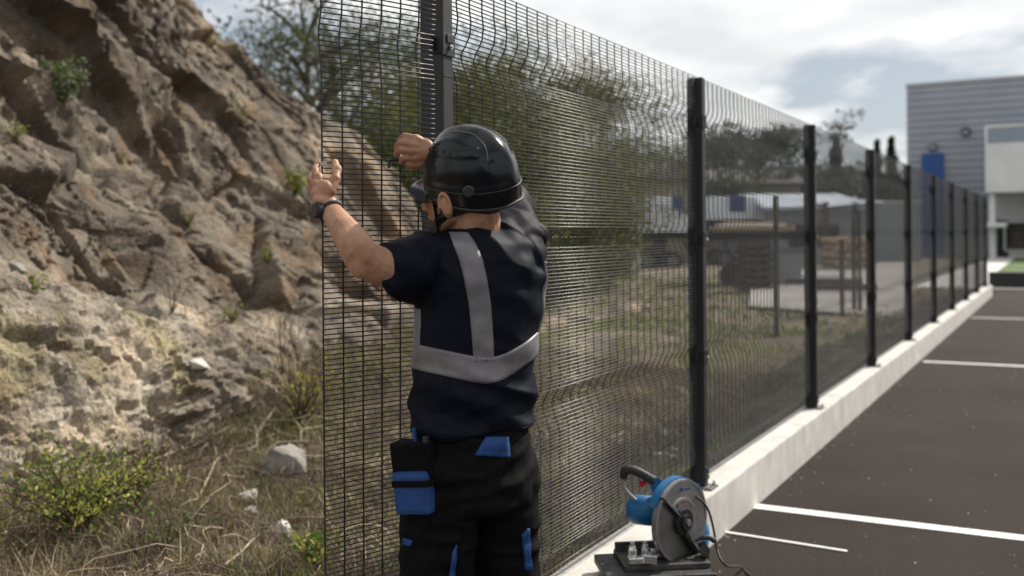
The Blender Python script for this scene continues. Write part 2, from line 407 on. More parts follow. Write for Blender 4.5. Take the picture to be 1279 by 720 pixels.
f3, g3, r3, t3 = voro(Q*np.array([5, 5.5, 10])+5, 300); am = np.maximum(.3+.7*sstep(-.3, .5, fbm(P0*1.1, 2, 77)), low*.55); dsp += (.026*(r3-.5)+.105*t3-.014*(1-sstep(0, .15, g3)))*am
f4, g4, r4, t4 = voro(Q*np.array([13, 14, 22])+3, 400); dsp += (.010*(r4-.5)+.030*t4)*am*(1+.5*low)
dsp += .008*fbm(P0*9, 4, 6)-.045*(1-low)*sstep(.035, .0, np.abs(fbm(P0*1.5+3, 3, 33)))
pit = fbm(P0*6.5, 4, 91, .6); dsp += low*(.10+.035*fbm(P0*2.6, 3, 90)-.020*sstep(.12, .5, pit))
P1_ = P0+nrm*dsp[:, None]
na, nt_ = sh; i = np.arange((na-1)*nt_).reshape(na-1, nt_)[:, :-1].ravel()
Fr = np.stack([i, i+nt_, i+nt_+1, i+1], 1)
M_rock = nmat('rock', (.048, .040, .032), (.27, .235, .19), .93, 1.6, .9, 34, col3=(.13, .109, .087), detail=10, lo=.3, hi=.68, bdist=.02)
t = M_rock.node_tree; n = t.nodes; l = t.links; tcn = [q for q in n if q.type == 'TEX_COORD'][0]; bs = n['Principled BSDF']
vc = n.new('ShaderNodeAttribute'); vc.attribute_name = 'tone'
mm = n.new('ShaderNodeMixRGB'); mm.blend_type = 'MULTIPLY'; mm.inputs[0].default_value = 1
src = bs.inputs['Base Color'].links[0].from_socket; l.new(src, mm.inputs[1]); l.new(vc.outputs['Color'], mm.inputs[2])
sp = n.new('ShaderNodeTexNoise'); sp.inputs['Scale'].default_value = 55; sp.inputs['Detail'].default_value = 4; l.new(tcn.outputs['Object'], sp.inputs['Vector'])
sr = n.new('ShaderNodeValToRGB'); sr.color_ramp.elements[0].position = .36; sr.color_ramp.elements[1].position = .62
sr.color_ramp.elements[0].color = (.55, .52, .5, 1); sr.color_ramp.elements[1].color = (1.15, 1.13, 1.1, 1); l.new(sp.outputs[0], sr.inputs[0])
m2 = n.new('ShaderNodeMixRGB'); m2.blend_type = 'MULTIPLY'; m2.inputs[0].default_value = .8; l.new(mm.outputs[0], m2.inputs[1]); l.new(sr.outputs[0], m2.inputs[2])
l.new(m2.outputs[0], bs.inputs['Base Color'])
rock = meshnp('rock_face', P1_, Fr, M_rock, smooth=True)
tone = np.ones((len(P1_), 4), dtype=np.float32)
w = low[:, None]*.9; tone[:, :3] = (1-w)*np.array([.92, .88, .82])+w*np.array([1.62, 1.62, 1.58]); tone[:, :3] *= 1+.45*fa[:, None]
lich = sstep(.05, .35, fbm(P0*2.3, 4, 55))[:, None]; tone[:, :3] *= (1-lich)+lich*np.array([1.18, 1.2, 1.2])
stain = (sstep(.1, .5, fbm(P0*np.array([2.2, 2.2, 1.1]), 4, 66))*(1-low))[:, None]; tone[:, :3] *= (1-stain*.5)+stain*.5*np.array([.45, .42, .4])
moss = (sstep(.25, .5, fbm(P0*4, 3, 88))*low)[:, None]; tone[:, :3] *= (1-moss)+moss*np.array([.80, .79, .62])
ocr = (sstep(.2, .55, fbm(P0*3.1+5, 3, 12))*(1-.6*low))[:, None]*.8; tone[:, :3] *= (1-ocr)+ocr*np.array([1.08, .88, .68])
ca = rock.data.color_attributes.new('tone', 'FLOAT_COLOR', 'POINT'); ca.data.foreach_set('color', np.clip(tone, 0, 2).ravel())
if rock.data.polygons[len(Fr)//2].normal.dot(NN) < 0: rock.data.flip_normals()
try: rock.data.set_sharp_from_angle(angle=R(28))
except Exception: pass
tag(rock, kind='structure')
def bvh_of(o):
    me = o.data; me.calc_loop_triangles()
    return BVHTree.FromPolygons([tuple(o.matrix_world @ v.co) for v in me.vertices], [tuple(t.vertices) for t in me.loop_triangles])
BV = bvh_of(rock); BG = bvh_of(ground)
def hit(px, py, only=None):
    o = Vector((0, 0, EYE)); d = (at(px, py, 5)-o).normalized(); best = None
    for b in ([BV, BG] if only is None else [only]):
        h = b.ray_cast(o, d)
        if h[0] is not None and (best is None or h[3] < best[3]): best = h
    return best[0] if best else at(px, py, 7)

# ------------------------------------------------------------------ ground cover
def col_mat(name, c, rough=.8, tr=.35):
    m = nmat(name, tuple(x*.7 for x in c), tuple(min(x*1.35, 1) for x in c), rough, 3, detail=3)
    n = m.node_tree.nodes; l = m.node_tree.links; b = n['Principled BSDF']; t = n.new('ShaderNodeBsdfTranslucent'); x = n.new('ShaderNodeMixShader'); x.inputs[0].default_value = tr
    l.new(b.inputs['Base Color'].links[0].from_socket, t.inputs[0]); l.new(b.outputs[0], x.inputs[1]); l.new(t.outputs[0], x.inputs[2])
    l.new(x.outputs[0], [q for q in n if q.type == 'OUTPUT_MATERIAL'][0].inputs[0])
    return m
M_straw = col_mat('straw', (.21, .15, .092), tr=.08); M_brown = col_mat('dry_brown', (.10, .064, .041), tr=.08); M_dark = col_mat('dry_dark', (.055, .037, .026), tr=.1)
M_green = col_mat('grass_green', (.11, .15, .038)); M_ygreen = col_mat('yellow_green', (.24, .25, .045)); M_pale = col_mat('pale_straw', (.36, .29, .20), tr=.08)
def blades(name, P, H, Wd, lean, mats, probs, label, curl=.5):
    n_ = len(P); H = np.asarray(H)*np.ones(n_); ang = rng.uniform(0, 2*np.pi, n_); tw = rng.uniform(0, 2*np.pi, n_)
    ln = np.abs(rng.normal(lean, lean*.5, n_)); ln = np.clip(ln, 0, 1.5)
    dirv = np.stack([np.cos(ang)*np.sin(ln), np.sin(ang)*np.sin(ln), np.cos(ln)], 1)
    sid = np.stack([np.cos(tw), np.sin(tw), 0*tw], 1)*(Wd*rng.uniform(.6, 1.3, n_))[:, None]*.5
    mid = P+dirv*(H*.55)[:, None]; tip = P+dirv*H[:, None]; tip[:, 2] -= curl*H*rng.uniform(0, .6, n_); tip[:, :2] += (dirv[:, :2]*(H*curl*.3)[:, None])
    tip[:, 2] = np.maximum(tip[:, 2], P[:, 2]+.004)
    V = np.stack([P-sid, P+sid, mid+sid*.7, mid-sid*.7, tip], 1).reshape(-1, 3); b = np.arange(n_)*5
    Fc = np.stack([np.stack([b, b+1, b+2], 1), np.stack([b, b+2, b+3], 1), np.stack([b+3, b+2, b+4], 1)], 1).reshape(-1, 3)
    mi = np.repeat(rng.choice(len(mats), n_, p=probs), 3)
    return tag(meshnp(name, V, Fc, mats, mi=mi), kind='stuff', label=label)
def spots(n_, a0, a1, d0, d1, clump=None, s=1.0, dens=0.0):
    a = rng.uniform(a0, a1, n_); d = rng.uniform(d0, d1, n_)
    if clump: 
        c = rng.integers(0, clump, n_); ca_ = rng.uniform(a0, a1, clump)[c]; cd = rng.uniform(d0, d1, clump)[c]
        a = ca_+rng.normal(0, .05*s, n_); d = np.clip(cd+rng.normal(0, .05*s, n_), 1.69, 9)
    z = zg_np(a, d); P = np.stack([U.x*a-NN.x*d, U.y*a-NN.y*d, z], 1)
    if dens: P = P[fbm(P*1.3, 2, 23) > -dens]
    return P
Pn = spots(85000, .8, 9.5, 2.1, 5.6); blades('dry_grass', Pn, rng.uniform(.05, .19, len(Pn)), .0040, 1.05, [M_straw, M_brown, M_dark, M_pale], [.24, .42, .26, .08], 'matted dry brown grass at the foot of the rock')
Pn = spots(7000, .8, 9.5, 2.1, 5.4, 260, 1.5); blades('green_grass', Pn, rng.uniform(.05, .15, len(Pn)), .005, .45, [M_green, M_ygreen], [.7, .3], 'thin green grass tufts among the dry stalks')
Pn = spots(60000, 2.4, 14, 1.70, 8.5, dens=.25); blades('meadow_grass', Pn, rng.uniform(.02, .09, len(Pn)), .009, .7, [M_green, M_ygreen, M_straw, M_brown], [.54, .28, .12, .06], 'rough short grass behind the mesh fence')
Pn = spots(16000, 12, 30, 1.8, 20, dens=.3); blades('far_grass', Pn, rng.uniform(.06, .16, len(Pn)), .04, .7, [M_green, M_ygreen, M_straw, M_brown], [.42, .22, .20, .16], 'rough grass farther along the fence line')
Pn = spots(17000, .8, 9.5, 2.1, 5.4, 420, 1.7); blades('straw_tufts', Pn, rng.uniform(.06, .22, len(Pn)), .0036, .8, [M_straw, M_pale, M_brown], [.5, .3, .2], 'pale straw tufts standing out of the dry litter')
# long fallen stems
bm = bmesh.new()
for k in range(900):
    a = random.uniform(1.2, 8); d = random.uniform(2.5, 5.5); ln = random.choice([.1, .15, .2, .3, .5]); an = random.uniform(0, 6.28); pts = []
    z0 = .015
    for q in range(5):
        aa = a+math.cos(an)*ln*q/4; dd = d+math.sin(an)*ln*q/4; an += random.uniform(-.35, .35)
        pts.append(fp(aa, dd, zg(aa, dd)+z0+random.uniform(0, .05)+.10*ln*math.sin(q/4*3.14)))
    tube(bm, pts, [random.uniform(.0012, .0036)]*5, 4, mi=random.choice([0, 0, 1, 2]))
tag(wobj('dry_stems', bm, [M_pale, M_straw, M_brown], smooth=True), kind='stuff', label='dead stems and stalks lying over the dry grass')
# tufts and debris on the rock ledges
def rock_spots(n_, upmin=.55, tmax=.99):
    idx = rng.integers(0, len(P1_), n_*6); nn = gnorm(P1_); nn = np.where((nn @ np.array(NN))[:, None] < 0, -nn, nn)
    ok = (np.abs(nn[idx, 2]) > upmin) & (T.ravel()[idx] < tmax) & (T.ravel()[idx] > .1) & (fbm(P1_[idx]*1.4, 2, 14) > -.02)
    return P1_[idx[ok]][:n_]
Pn = rock_spots(16000, .70); Pn = Pn+rng.normal(0, .01, Pn.shape); blades('ledge_grass', Pn, rng.uniform(.025, .10, len(Pn)), .0055, .9, [M_straw, M_brown, M_dark, M_green], [.36, .38, .18, .08], 'dry grass and litter caught on the rock ledges')

M_leafg = col_mat('leaf_sage', (.17, .20, .12)); M_leafb = col_mat('leaf_green', (.085, .15, .03)); M_leafy = col_mat('leaf_yellow', (.32, .32, .06)); M_stem = col_mat('stem_brown', (.12, .075, .05))
def leaves_np(C, size, upb=.3):
    n_ = len(C); d = rng.normal(0, 1, (n_, 3)); d[:, 2] += upb; d /= np.linalg.norm(d, axis=1, keepdims=True)
    s = rng.normal(0, 1, (n_, 3)); s -= d*(s*d).sum(1, keepdims=True); s /= np.linalg.norm(s, axis=1, keepdims=True)
    L_ = (size*rng.uniform(.6, 1.3, n_))[:, None]
    V = np.stack([C, C+d*L_*.5+s*L_*.28, C+d*L_, C+d*L_*.5-s*L_*.28], 1).reshape(-1, 3); b = np.arange(n_)*4
    return V, np.stack([b, b+1, b+2, b+3], 1)
def plant(name, base, h, spread, nst, leaf, lsize, nl, label, cat='plant', group=None, droop=.2, lean=(0, 0, 0)):
    root = empty(name, base, label, cat, group); bm = bmesh.new(); C = []
    for k in range(nst):
        an = random.uniform(0, 6.28); r_ = spread*random.random()**.5; hh = h*random.uniform(.6, 1)
        tip = base+Vector((math.cos(an)*r_, math.sin(an)*r_, hh-droop*r_))+Vector(lean)*hh
        midp = base*.5+tip*.5+Vector((random.uniform(-.1, .1)*h, random.uniform(-.1, .1)*h, .08*h)); pts = catmull([base, midp, tip], 4)
        tube(bm, pts, [h*.008*(1-.7*i/len(pts))+.0008 for i in range(len(pts))], 5)
        for _ in range(nl):
            q = pts[random.randint(2, len(pts)-1)]; C.append(q+Vector([random.gauss(0, spread*.10) for _ in range(3)]))
    wobj('stem', bm, M_stem, root)
    V, Fc = leaves_np(np.array([tuple(c) for c in C]), lsize)
    meshnp('foliage', V, Fc, leaf, root, mi=rng.choice(len(leaf), len(Fc)) if isinstance(leaf, list) else None)
    return root
plant('shrub', hit(76, 132), .46, .22, 32, [M_leafg, M_leafb], .042, 22, 'grey green leafy shrub growing from the rock at upper left', 'shrub')
plant('shrub', hit(300, 160), .34, .34, 26, [M_leafy, M_leafg, M_straw], .030, 12, 'thin yellowing tuft on the rock shelf left of the raised hand', 'shrub')
plant('shrub', hit(370, 246), .36, .20, 18, [M_leafb, M_leafy], .050, 15, 'bright green leafy plant on the rock beside the gloveless hand', 'shrub')
plant('small_plant', hit(45, 366), .11, .06, 7, [M_leafb, M_leafy], .028, 8, 'tiny green sprig on the rock edge at far left', 'plant')
plant('weed', hit(95, 662), .40, .44, 60, [M_leafy, M_leafb], .024, 34, 'yellow green weed spreading before the pale boulder', 'weed')
plant('weed', hit(165, 640), .36, .20, 14, [M_brown, M_leafy, M_straw], .025, 12, 'reddish brown weed with bare upright stalks', 'weed')
plant('weed', hit(395, 712), .17, .10, 16, [M_leafb, M_leafy], .034, 12, 'low bright green weed at the fence edge by the bottom', 'weed')
plant('weed', hit(375, 530), .46, .34, 34, [M_leafy, M_brown, M_leafy], .026, 14, 'yellowish scrub above the large loose stone', 'weed')
plant('weed', hit(205, 690), .20, .14, 12, [M_leafb, M_green], .022, 9, 'low green weed among the dry stalks at the bottom', 'weed')
for (px, py, h_, lab) in [(150, 205, .14, 'small dry green tuft on the middle rock ledge at left'), (235, 285, .16, 'thin green tuft in the crack of the dark rock face'), (20, 180, .16, 'small tuft at the far left edge of the upper ledge'), (335, 330, .18, 'yellowish tuft on the rock low beside the forearm'), (265, 60, .12, 'tiny tuft high on the sloping rock slab'), (290, 405, .16, 'green tuft where the boulder meets the dark rock')]:
    plant('small_plant', hit(px, py), h_, h_*.6, 16, [M_leafg, M_leafy], .022, 10, lab, 'plant')
for k, (px, py, h_) in enumerate([(215, 392, .35), (352, 470, .55), (190, 600, .4), (372, 455, .5), (20, 640, .3)]):
    b0 = hit(px, py); root = empty('dead_weed', b0, ['dead twiggy weed in the crack below the dark rock', 'tall dead seed stalk beside the fence edge', 'dark bare stalk rising before the pale boulder', 'brown dead weed leaning toward the fence edge', 'dead weed at the far left of the dry grass'][k], 'weed')
    bm = bmesh.new()
    for q in range(9):
        tip = b0+Vector((random.gauss(0, .09), random.gauss(0, .09), h_*random.uniform(.5, 1))); pts = catmull([b0, (b0+tip)/2+Vector((random.gauss(0, .02), 0, .03)), tip], 4); tube(bm, pts, [.003, .0028, .0025, .0022, .002, .0018, .0015, .0012, .001], 4)
        for _ in range(3):
            s0 = pts[random.randint(3, 8)]; tube(bm, [s0, s0+Vector((random.gauss(0, .04), random.gauss(0, .04), random.uniform(.01, .06)))], [.0015, .0008], 4)
    wobj('stem', bm, M_brown if k != 2 else M_stem, root)
# woody roots and a long dry branch over the grass
def branch(pix, r0, label, name='dry_branch'):
    pts = [hit(px, py)+Vector((0, 0, .03)) for px, py in pix]; bm = bmesh.new(); pp = catmull(pts, 6)
    tube(bm, pp, [r0*(1-.6*i/len(pp)) for i in range(len(pp))], 7)
    for q in range(5):
        s0 = pp[random.randint(3, len(pp)-3)]; e = s0+Vector((random.gauss(0, .08), random.gauss(0, .08), random.uniform(-.02, .08))); tube(bm, catmull([s0, (s0+e)/2+Vector((0, 0, .02)), e], 3), [r0*.45]*4+[r0*.3]*3, 5)
    recenter(tag(wobj(name, bm, M_pale, smooth=True), label, 'branch'))
branch([(345, 515), (322, 545), (318, 565), (275, 578), (262, 600), (248, 630)], .010, 'long pale dry branch bent over the grass left of the large stone')
branch([(170, 590), (215, 572), (245, 562), (285, 540)], .008, 'thin pale branch lying against the foot of the boulder')
branch([(280, 716), (300, 700), (320, 680), (345, 668)], .007, 'short pale stick lying near the bottom by the white stone')

# loose stones
def stone(px, py, wpx, hpx, label, mat, up=.5, seed=1, flat=1.0):
    c = hit(px, py+hpx*.35); Y = c.y; r = wpx/2/F*Y; hr = hpx/2/F*Y; bm = bmesh.new()
    bmesh.ops.create_icosphere(bm, subdivisions=4, radius=1)
    rs = random.Random(40+seed); pl = [Vector((sx*rs.uniform(.75, 1), sy*rs.uniform(.1, .45), sz*rs.uniform(.1, .5))).normalized() for sx, sy, sz in ((1, 1, 1), (-1, 1, 1))]+[Vector((rs.uniform(-.35, .35), sy, rs.uniform(-.2, .5))).normalized() for sy in (1, -1)]+[Vector((rs.uniform(-.35, .35), rs.uniform(-.5, .1), 1)).normalized(), Vector((rs.uniform(-.3, .3), -.7, .7)).normalized(), Vector((0, 0, -1)), Vector((.7, -.3, .6)).normalized()]
    for v in bm.verts:
        d = v.co.normalized(); s = min(1.15, min((.60+.09*(k % 3))/max(d.dot(p), .01) for k, p in enumerate(pl)))
        s *= 1+.05*noise.noise(d*2.5+Vector((seed, 0, 0)))+.02*noise.noise(d*9)
        v.co = Vector((d.x*r, d.y*r*.85, d.z*hr))*s*1.32
    bmesh.ops.rotate(bm, verts=bm.verts, cent=(0, 0, 0), matrix=Matrix.Rotation(R(random.uniform(-14, 14)), 3, 'Y'))
    o = wobj('stone', bm, mat, smooth=True); o.location = c+Vector((0, 0, hr*up)); tag(o, label, 'stone')
    try: o.data.set_sharp_from_angle(angle=R(25))
    except Exception: pass
    return o
M_stoneg = nmat('grey_stone', (.11, .10, .085), (.26, .24, .21), .92, 6, .8, 60, col3=(.24, .22, .19), detail=9, bdist=.006)
M_stonew = nmat('white_stone', (.30, .28, .245), (.56, .54, .49), .9, 9, .7, 70, col3=(.44, .42, .38), detail=8, bdist=.004)
stone(360, 574, 56, 46, 'large grey angular stone lying in the dry grass', M_stoneg, .25, 1)
stone(311, 619, 26, 20, 'small pale stone left of and below the grey one', M_stonew, .2, 2)
stone(313, 636, 22, 14, 'flat half buried stone just under the small pale one', M_stonew, .1, 3)
stone(354, 664, 27, 32, 'white stone nearest the fence edge', M_stonew, .25, 4)
stone(205, 717, 16, 14, 'pale pebble at the very bottom of the grass', M_stonew, .1, 5)
stone(243, 451, 34, 14, 'flat pale stone resting on the boulder shoulder', M_stonew, .2, 6)
stone(20, 330, 26, 12, 'small pale stone on the lower ledge at far left', M_stoneg, .2, 7)
for k, (px, py, wp, hp) in enumerate([(822, 565, 46, 10), (826, 545, 40, 7), (690, 628, 26, 9), (488, 662, 24, 11), (970, 484, 22, 12), (1046, 403, 22, 6), (800, 530, 24, 6)]):
    c = hit(px, py, BG); r = wp/2/F*c.y
    lab = ['white chalky rubble patch behind the fence near the second post', 'thin white rubble streak just beyond the chalky patch', 'white broken slab in the grass right of the worker', 'white stone low behind the loose panel', 'white rubble lump seen past the second post', 'pale rubble scraps far along the fence', 'small pale rubble bit behind the middle of the mesh'][k]
    bm = bmesh.new()
    for q in range(11 if k != 3 else 5):
        p = c+Vector((random.uniform(-r, r), random.uniform(-r, r)*1.6, 0)); s = r*random.uniform(.12, .3)
        m = Matrix.Translation(p+Vector((0, 0, s*.25))) @ Matrix.Rotation(random.random()*6, 4, 'Z') @ Matrix.Diagonal((s*1.3, s, s*.55, 1))
        g = bmesh.ops.create_icosphere(bm, subdivisions=2, radius=1, matrix=m)
        for v in g['verts']: v.co += Vector([random.gauss(0, s*.09) for _ in range(3)])
    recenter(tag(wobj('rubble', bm, M_stonew), lab, 'rubble'))

# ------------------------------------------------------------------ the mesh fence
M_post = nmat('post_black', (.005, .0055, .007), (.009, .0095, .012), .55, 30, .15, 160, spec=.5, detail=4, bdist=.001)
M_wire = nmat('wire_black', (.016, .017, .019), None, .38, spec=.6)
M_zinc = nmat('zinc', (.55, .55, .54), (.78, .78, .76), .27, 40, metal=.85)
M_steel = nmat('worn_steel', (.10, .10, .105), (.20, .20, .20), .45, 25, .3, 200, metal=.7)
PH = 2.0                                            # height of a post over the kerb
pax = [None, 870.6, 1014.4, 1090.4, 1135.6, 1164.6, 1185.7, 1203.2, 1216.8, 1227.0]
A0 = aon(543)
PA = [A0, aon(870.0)]
for k in range(2, 10): PA.append(PA[1]+2.545*(k-1))
FOLDS = [1.79, 1.22, .645, .07]
PLAB = ['black fence post behind the helmet with a clamp at eye level',
        'black fence post rising from the kerb just behind the saw',
        'third black fence post counted from the worker',
        'fourth black fence post, before the grey shed with logs',
        'fifth black fence post, next before the pale wall end',
        'sixth black fence post, in front of the blue tower',
        'seventh black fence post, right of the blue tower',
        'eighth black fence post from the worker, against the metal facade',
        'ninth black fence post, the last but one on the kerb',
        'last black fence post at the far end of the kerb']
def make_post(a):
    root = empty('fence_post', fp(a, FD, KZ)); c0 = a+.026
    bm = bmesh.new(); fbox(bm, a, a+.052, FD-.033, FD+.045, KZ+.008, KZ+PH, bev=.003)
    wobj('post_tube', bm, M_post, root)
    bm = bmesh.new(); fbox(bm, a+.003, a+.049, FD-.030, FD+.042, KZ+PH, KZ+PH+.006, bev=.002); wobj('cap', bm, M_post, root)
    bm = bmesh.new(); fbox(bm, a-.03, a+.082, FD-.076, FD+.06, KZ+.001, KZ+.009, bev=.002); wobj('base_plate', bm, M_steel, root)
    for da in (-.012, .064):
        bm = bmesh.new(); p = fp(a+da, FD-.057, KZ+.009); tube(bm, [p, p+ZA*.012], .009, 6); tube(bm, [p+ZA*.012, p+ZA*.022], .005, 8); wobj('bolt', bm, M_zinc, root)
    for z in FOLDS:
        zz_ = KZ+z; bm = bmesh.new()
        fbox(bm, a-.006, a+.058, FD-.0375, FD-.0335, zz_-.032, zz_+.032, bev=.001)
        fbox(bm, a-.006, a-.001, FD-.037, FD+.012, zz_-.026, zz_+.026, bev=.001); fbox(bm, a+.053, a+.058, FD-.037, FD+.012, zz_-.026, zz_+.026, bev=.001)
        fbox(bm, a-.030, a-.0065, FD-.012, FD-.007, zz_-.020, zz_+.020, bev=.001); fbox(bm, a+.0585, a+.082, FD-.012, FD-.007, zz_-.020, zz_+.020, bev=.001)
        cl = wobj('clamp', bm, M_post, root)
        bm = bmesh.new(); q = fp(a+.028, FD-.0378, zz_-.006); tube(bm, [q, q+NN*.007], .0075, 6); tube(bm, [q+NN*.007, q+NN*.011], .004, 8); wobj('bolt', bm, M_zinc, cl)
        bm = bmesh.new(); fbox(bm, a+.012, a+.044, FD-.041, FD-.0378, zz_+.006, zz_+.028, bev=.001); wobj('clamp_lug', bm, M_post, cl)
    bm = bmesh.new(); fbox(bm, a+.001, a+.051, FD-.0345, FD-.033, KZ+1.70, KZ+1.7015, bev=0); wobj('seam', bm, M_steel, root)
    return root
def kids(o): return [c for c in bpy.data.objects if c.parent == o]
post0 = make_post(A0); allk = list(bpy.data.objects)
def copy_tree(o, ch):
    c = o.copy(); SC.collection.objects.link(c)
    for k in ch.get(o, []):
        q = copy_tree(k, ch); q.parent = c
    return c
ch = {}
for q in allk:
    if q.parent: ch.setdefault(q.parent, []).append(q)
for k in range(10):
    p = post0 if k == 0 else copy_tree(post0, ch)
    p.location = fp(PA[k], FD, KZ+.0); tag(p, PLAB[k], 'fence post', 'black steel posts of the mesh fence')

def fold(z, zf, amp):
    d = z-zf
    if -.10 < d <= 0: t = 1+d/.10; return -amp*(t*t*(3-2*t))
    if 0 < d < .06: t = 1-d/.06; return -amp*t*t*(3-2*t)
    if .06 <= d < .14: return amp*.16*math.sin((d-.06)/.08*math.pi)
    return 0
def vz(h, folds, amp):
    zs = {0.0, h}
    for f in folds:
        for d in (-.10, -.07, -.045, -.02, 0, .015, .03, .06, .10, .14): 
            if 0 < f+d < h: zs.add(round(f+d, 4))
    return [(z, sum(fold(z, f, amp) for f in folds)) for z in sorted(zs)]
def prism(bm, pts, r, sx, sy):
    """square bar through pts with cross-section axes sx, sy"""
    rows = [[bm.verts.new(p+sx*(r*i)+sy*(r*j)) for i, j in ((-1, -1), (1, -1), (1, 1), (-1, 1))] for p in pts]
    for u_, v_ in zip(rows, rows[1:]):
        for k in range(4): bm.faces.new((u_[k], u_[(k+1) % 4], v_[(k+1) % 4], v_[k]))
    bm.faces.new(rows[0][::-1]); bm.faces.new(rows[-1])
WR = .0018
def round_bar(bm, pts, r, sx, sy, seg=6):
    rows = [[bm.verts.new(p+sx*(r*math.cos(t))+sy*(r*math.sin(t))) for t in [k*2*math.pi/seg for k in range(seg)]] for p in pts]
    for u_, v_ in zip(rows, rows[1:]):
        for k in range(seg): 
            f = bm.faces.new((u_[k], u_[(k+1) % seg], v_[(k+1) % seg], v_[k])); f.smooth = True
    bm.faces.new(rows[0][::-1]); bm.faces.new(rows[-1])
ZB = .04; MH = PH-.03                               # foot of the mesh over the kerb, its height
def panel_single(a0, a1, vstep, origin, du, nn, shear, label, sag=0.0, v_first=.0, ln=None, hgt=MH, folds=None, amp=.030):
    """panel whose wires are objects; origin foot corner; du direction; nn outward; shear = offset per metre of height"""
    root = empty('wire_fence', origin, label, 'fence', 'black wire mesh panels of the fence')
    folds = [f-ZB for f in FOLDS] if folds is None else folds; ln = ln or (a1-a0)
    bm = bmesh.new(); pts = [Vector((0, 0, 0))]
    nseg = 7; P_ = [du*(ln*i/nseg)+Vector((0, 0, sag*math.sin(i/nseg*math.pi))) for i in range(nseg+1)] if sag else [Vector((0, 0, 0)), du*ln]
    round_bar(bm, P_, WR, nn, ZA, 6); hm = bpy.data.meshes.new('horizontal_wire'); bm.to_mesh(hm); bm.free(); hm.materials.append(M_wire)
    prof = vz(hgt, folds, amp)
    bm = bmesh.new(); round_bar(bm, [nn*(o-.0036)+ZA*z+shear*z for z, o in prof], .0024, du, nn, 6)
    vm = bpy.data.meshes.new('vertical_wire'); bm.to_mesh(vm); bm.free(); vm.materials.append(M_wire)
    nh = int(hgt/.0127)
    for k in range(nh+1):
        z = min(k*.0127, hgt-.001); o = sum(fold(z, f, amp) for f in folds)
        ob = bpy.data.objects.new('horizontal_wire', hm); SC.collection.objects.link(ob); ob.parent = root
        ob.location = nn*(o+random.uniform(-.0006, .0006))+ZA*(z+random.uniform(-.0007, .0007))+shear*z
        ob.rotation_euler = (0, 0, random.uniform(-.0008, .0008))
    for k in range(int((ln-v_first)/vstep)+1):
        ob = bpy.data.objects.new('vertical_wire', vm); SC.collection.objects.link(ob); ob.parent = root
        ob.location = du*(v_first+vstep*k)
    return root
# bay between the worker's post and the post by the saw
panel_single(PA[0]+.053, PA[1]-.002, .0762, fp(PA[0]+.056, FD, KZ+ZB), U, NN, Vector((0, 0, 0)), 'black mesh panel stretched between the worker and the saw', v_first=.002)
# loose panel held in front of the post
eL = at(403, 288, 2.50); eR = at(538, 288, 2.72); eL.z = eR.z = 0
duL = (eR-eL).normalized(); lnL = (eR-eL).length+.012; nnL = Vector((duL.y, -duL.x, 0))
shL = Vector((.0186, -.10, 0)); ZL0 = .27
orgL = eL+shL*(ZL0-EYE)+ZA*ZL0
panel_single(0, 0, .0578, orgL, duL, nnL, shL, 'loose end panel of black mesh gripped by the worker', sag=.0016, ln=lnL, v_first=.002, hgt=MH+.02, folds=[at(430, 47, 2.5).z-ZL0], amp=.012)
def panelY(px, py):                                 # depth of the loose panel at a pixel
    lo, hi = 2.0, 3.4
    for _ in range(40):
        m = (lo+hi)/2; p = at(px, py, m); q = p-orgL-shL*((p.z-ZL0)); s = q.dot(nnL)
        if s > 0: lo = m
        else: hi = m
    return lo
SL = ['mesh panel from the saw post to the third post', 'mesh panel from the third post to the fourth', 'mesh panel between fourth and fifth posts', 'mesh panel between fifth and sixth posts',
      'mesh panel between sixth and seventh posts', 'mesh panel between seventh and eighth posts', 'mesh panel between eighth and ninth posts', 'mesh panel between ninth and last posts']
meshes = None
for k in range(1, 9):
    a0 = PA[k]+.056; ln = PA[k+1]-PA[k]-.058
    root = empty('wire_fence', fp(a0, FD, KZ+ZB), 'black '+SL[k-1], 'fence', 'black wire mesh panels of the fence')
    if meshes is None:
        folds = [f-ZB for f in FOLDS]; bm = bmesh.new()
        for j in range(int(MH/.0127)+1):
            z = j*.0127; o = sum(fold(z, f, .030) for f in folds); prism(bm, [NN*o+ZA*z, NN*o+ZA*z+U*ln], WR*.85, NN, ZA)
        hm = bpy.data.meshes.new('horizontal_wires'); bm.to_mesh(hm); bm.free(); hm.materials.append(M_wire)
        bm = bmesh.new(); prof = vz(MH, folds, .030)
        for j in range(int(ln/.0762)+1): prism(bm, [NN*(o-.0036)+ZA*z+U*(.002+.0762*j) for z, o in prof], .0021, U, NN)
        vm = bpy.data.meshes.new('vertical_wires'); bm.to_mesh(vm); bm.free(); vm.materials.append(M_wire); meshes = (hm, vm)
    for nm, m_ in zip(('horizontal_wires', 'vertical_wires'), meshes):
        ob = bpy.data.objects.new(nm, m_); SC.collection.objects.link(ob); ob.parent = root; ob['kind'] = 'stuff'

# a thin offcut strip on the asphalt
p = ground_at(900, 665); q = ground_at(1058, 690); bm = bmesh.new(); box(bm, (p+q)/2+ZA*.005, q-p, ZA.cross(q-p), ZA, (q-p).length, .020, .005, bev=.001)
recenter(tag(wobj('metal_strip', bm, nmat('strip_white', (.85, .85, .83), (.92, .92, .90), .35, 20)), 'thin white metal strip lying on the asphalt beside the saw', 'strip'))

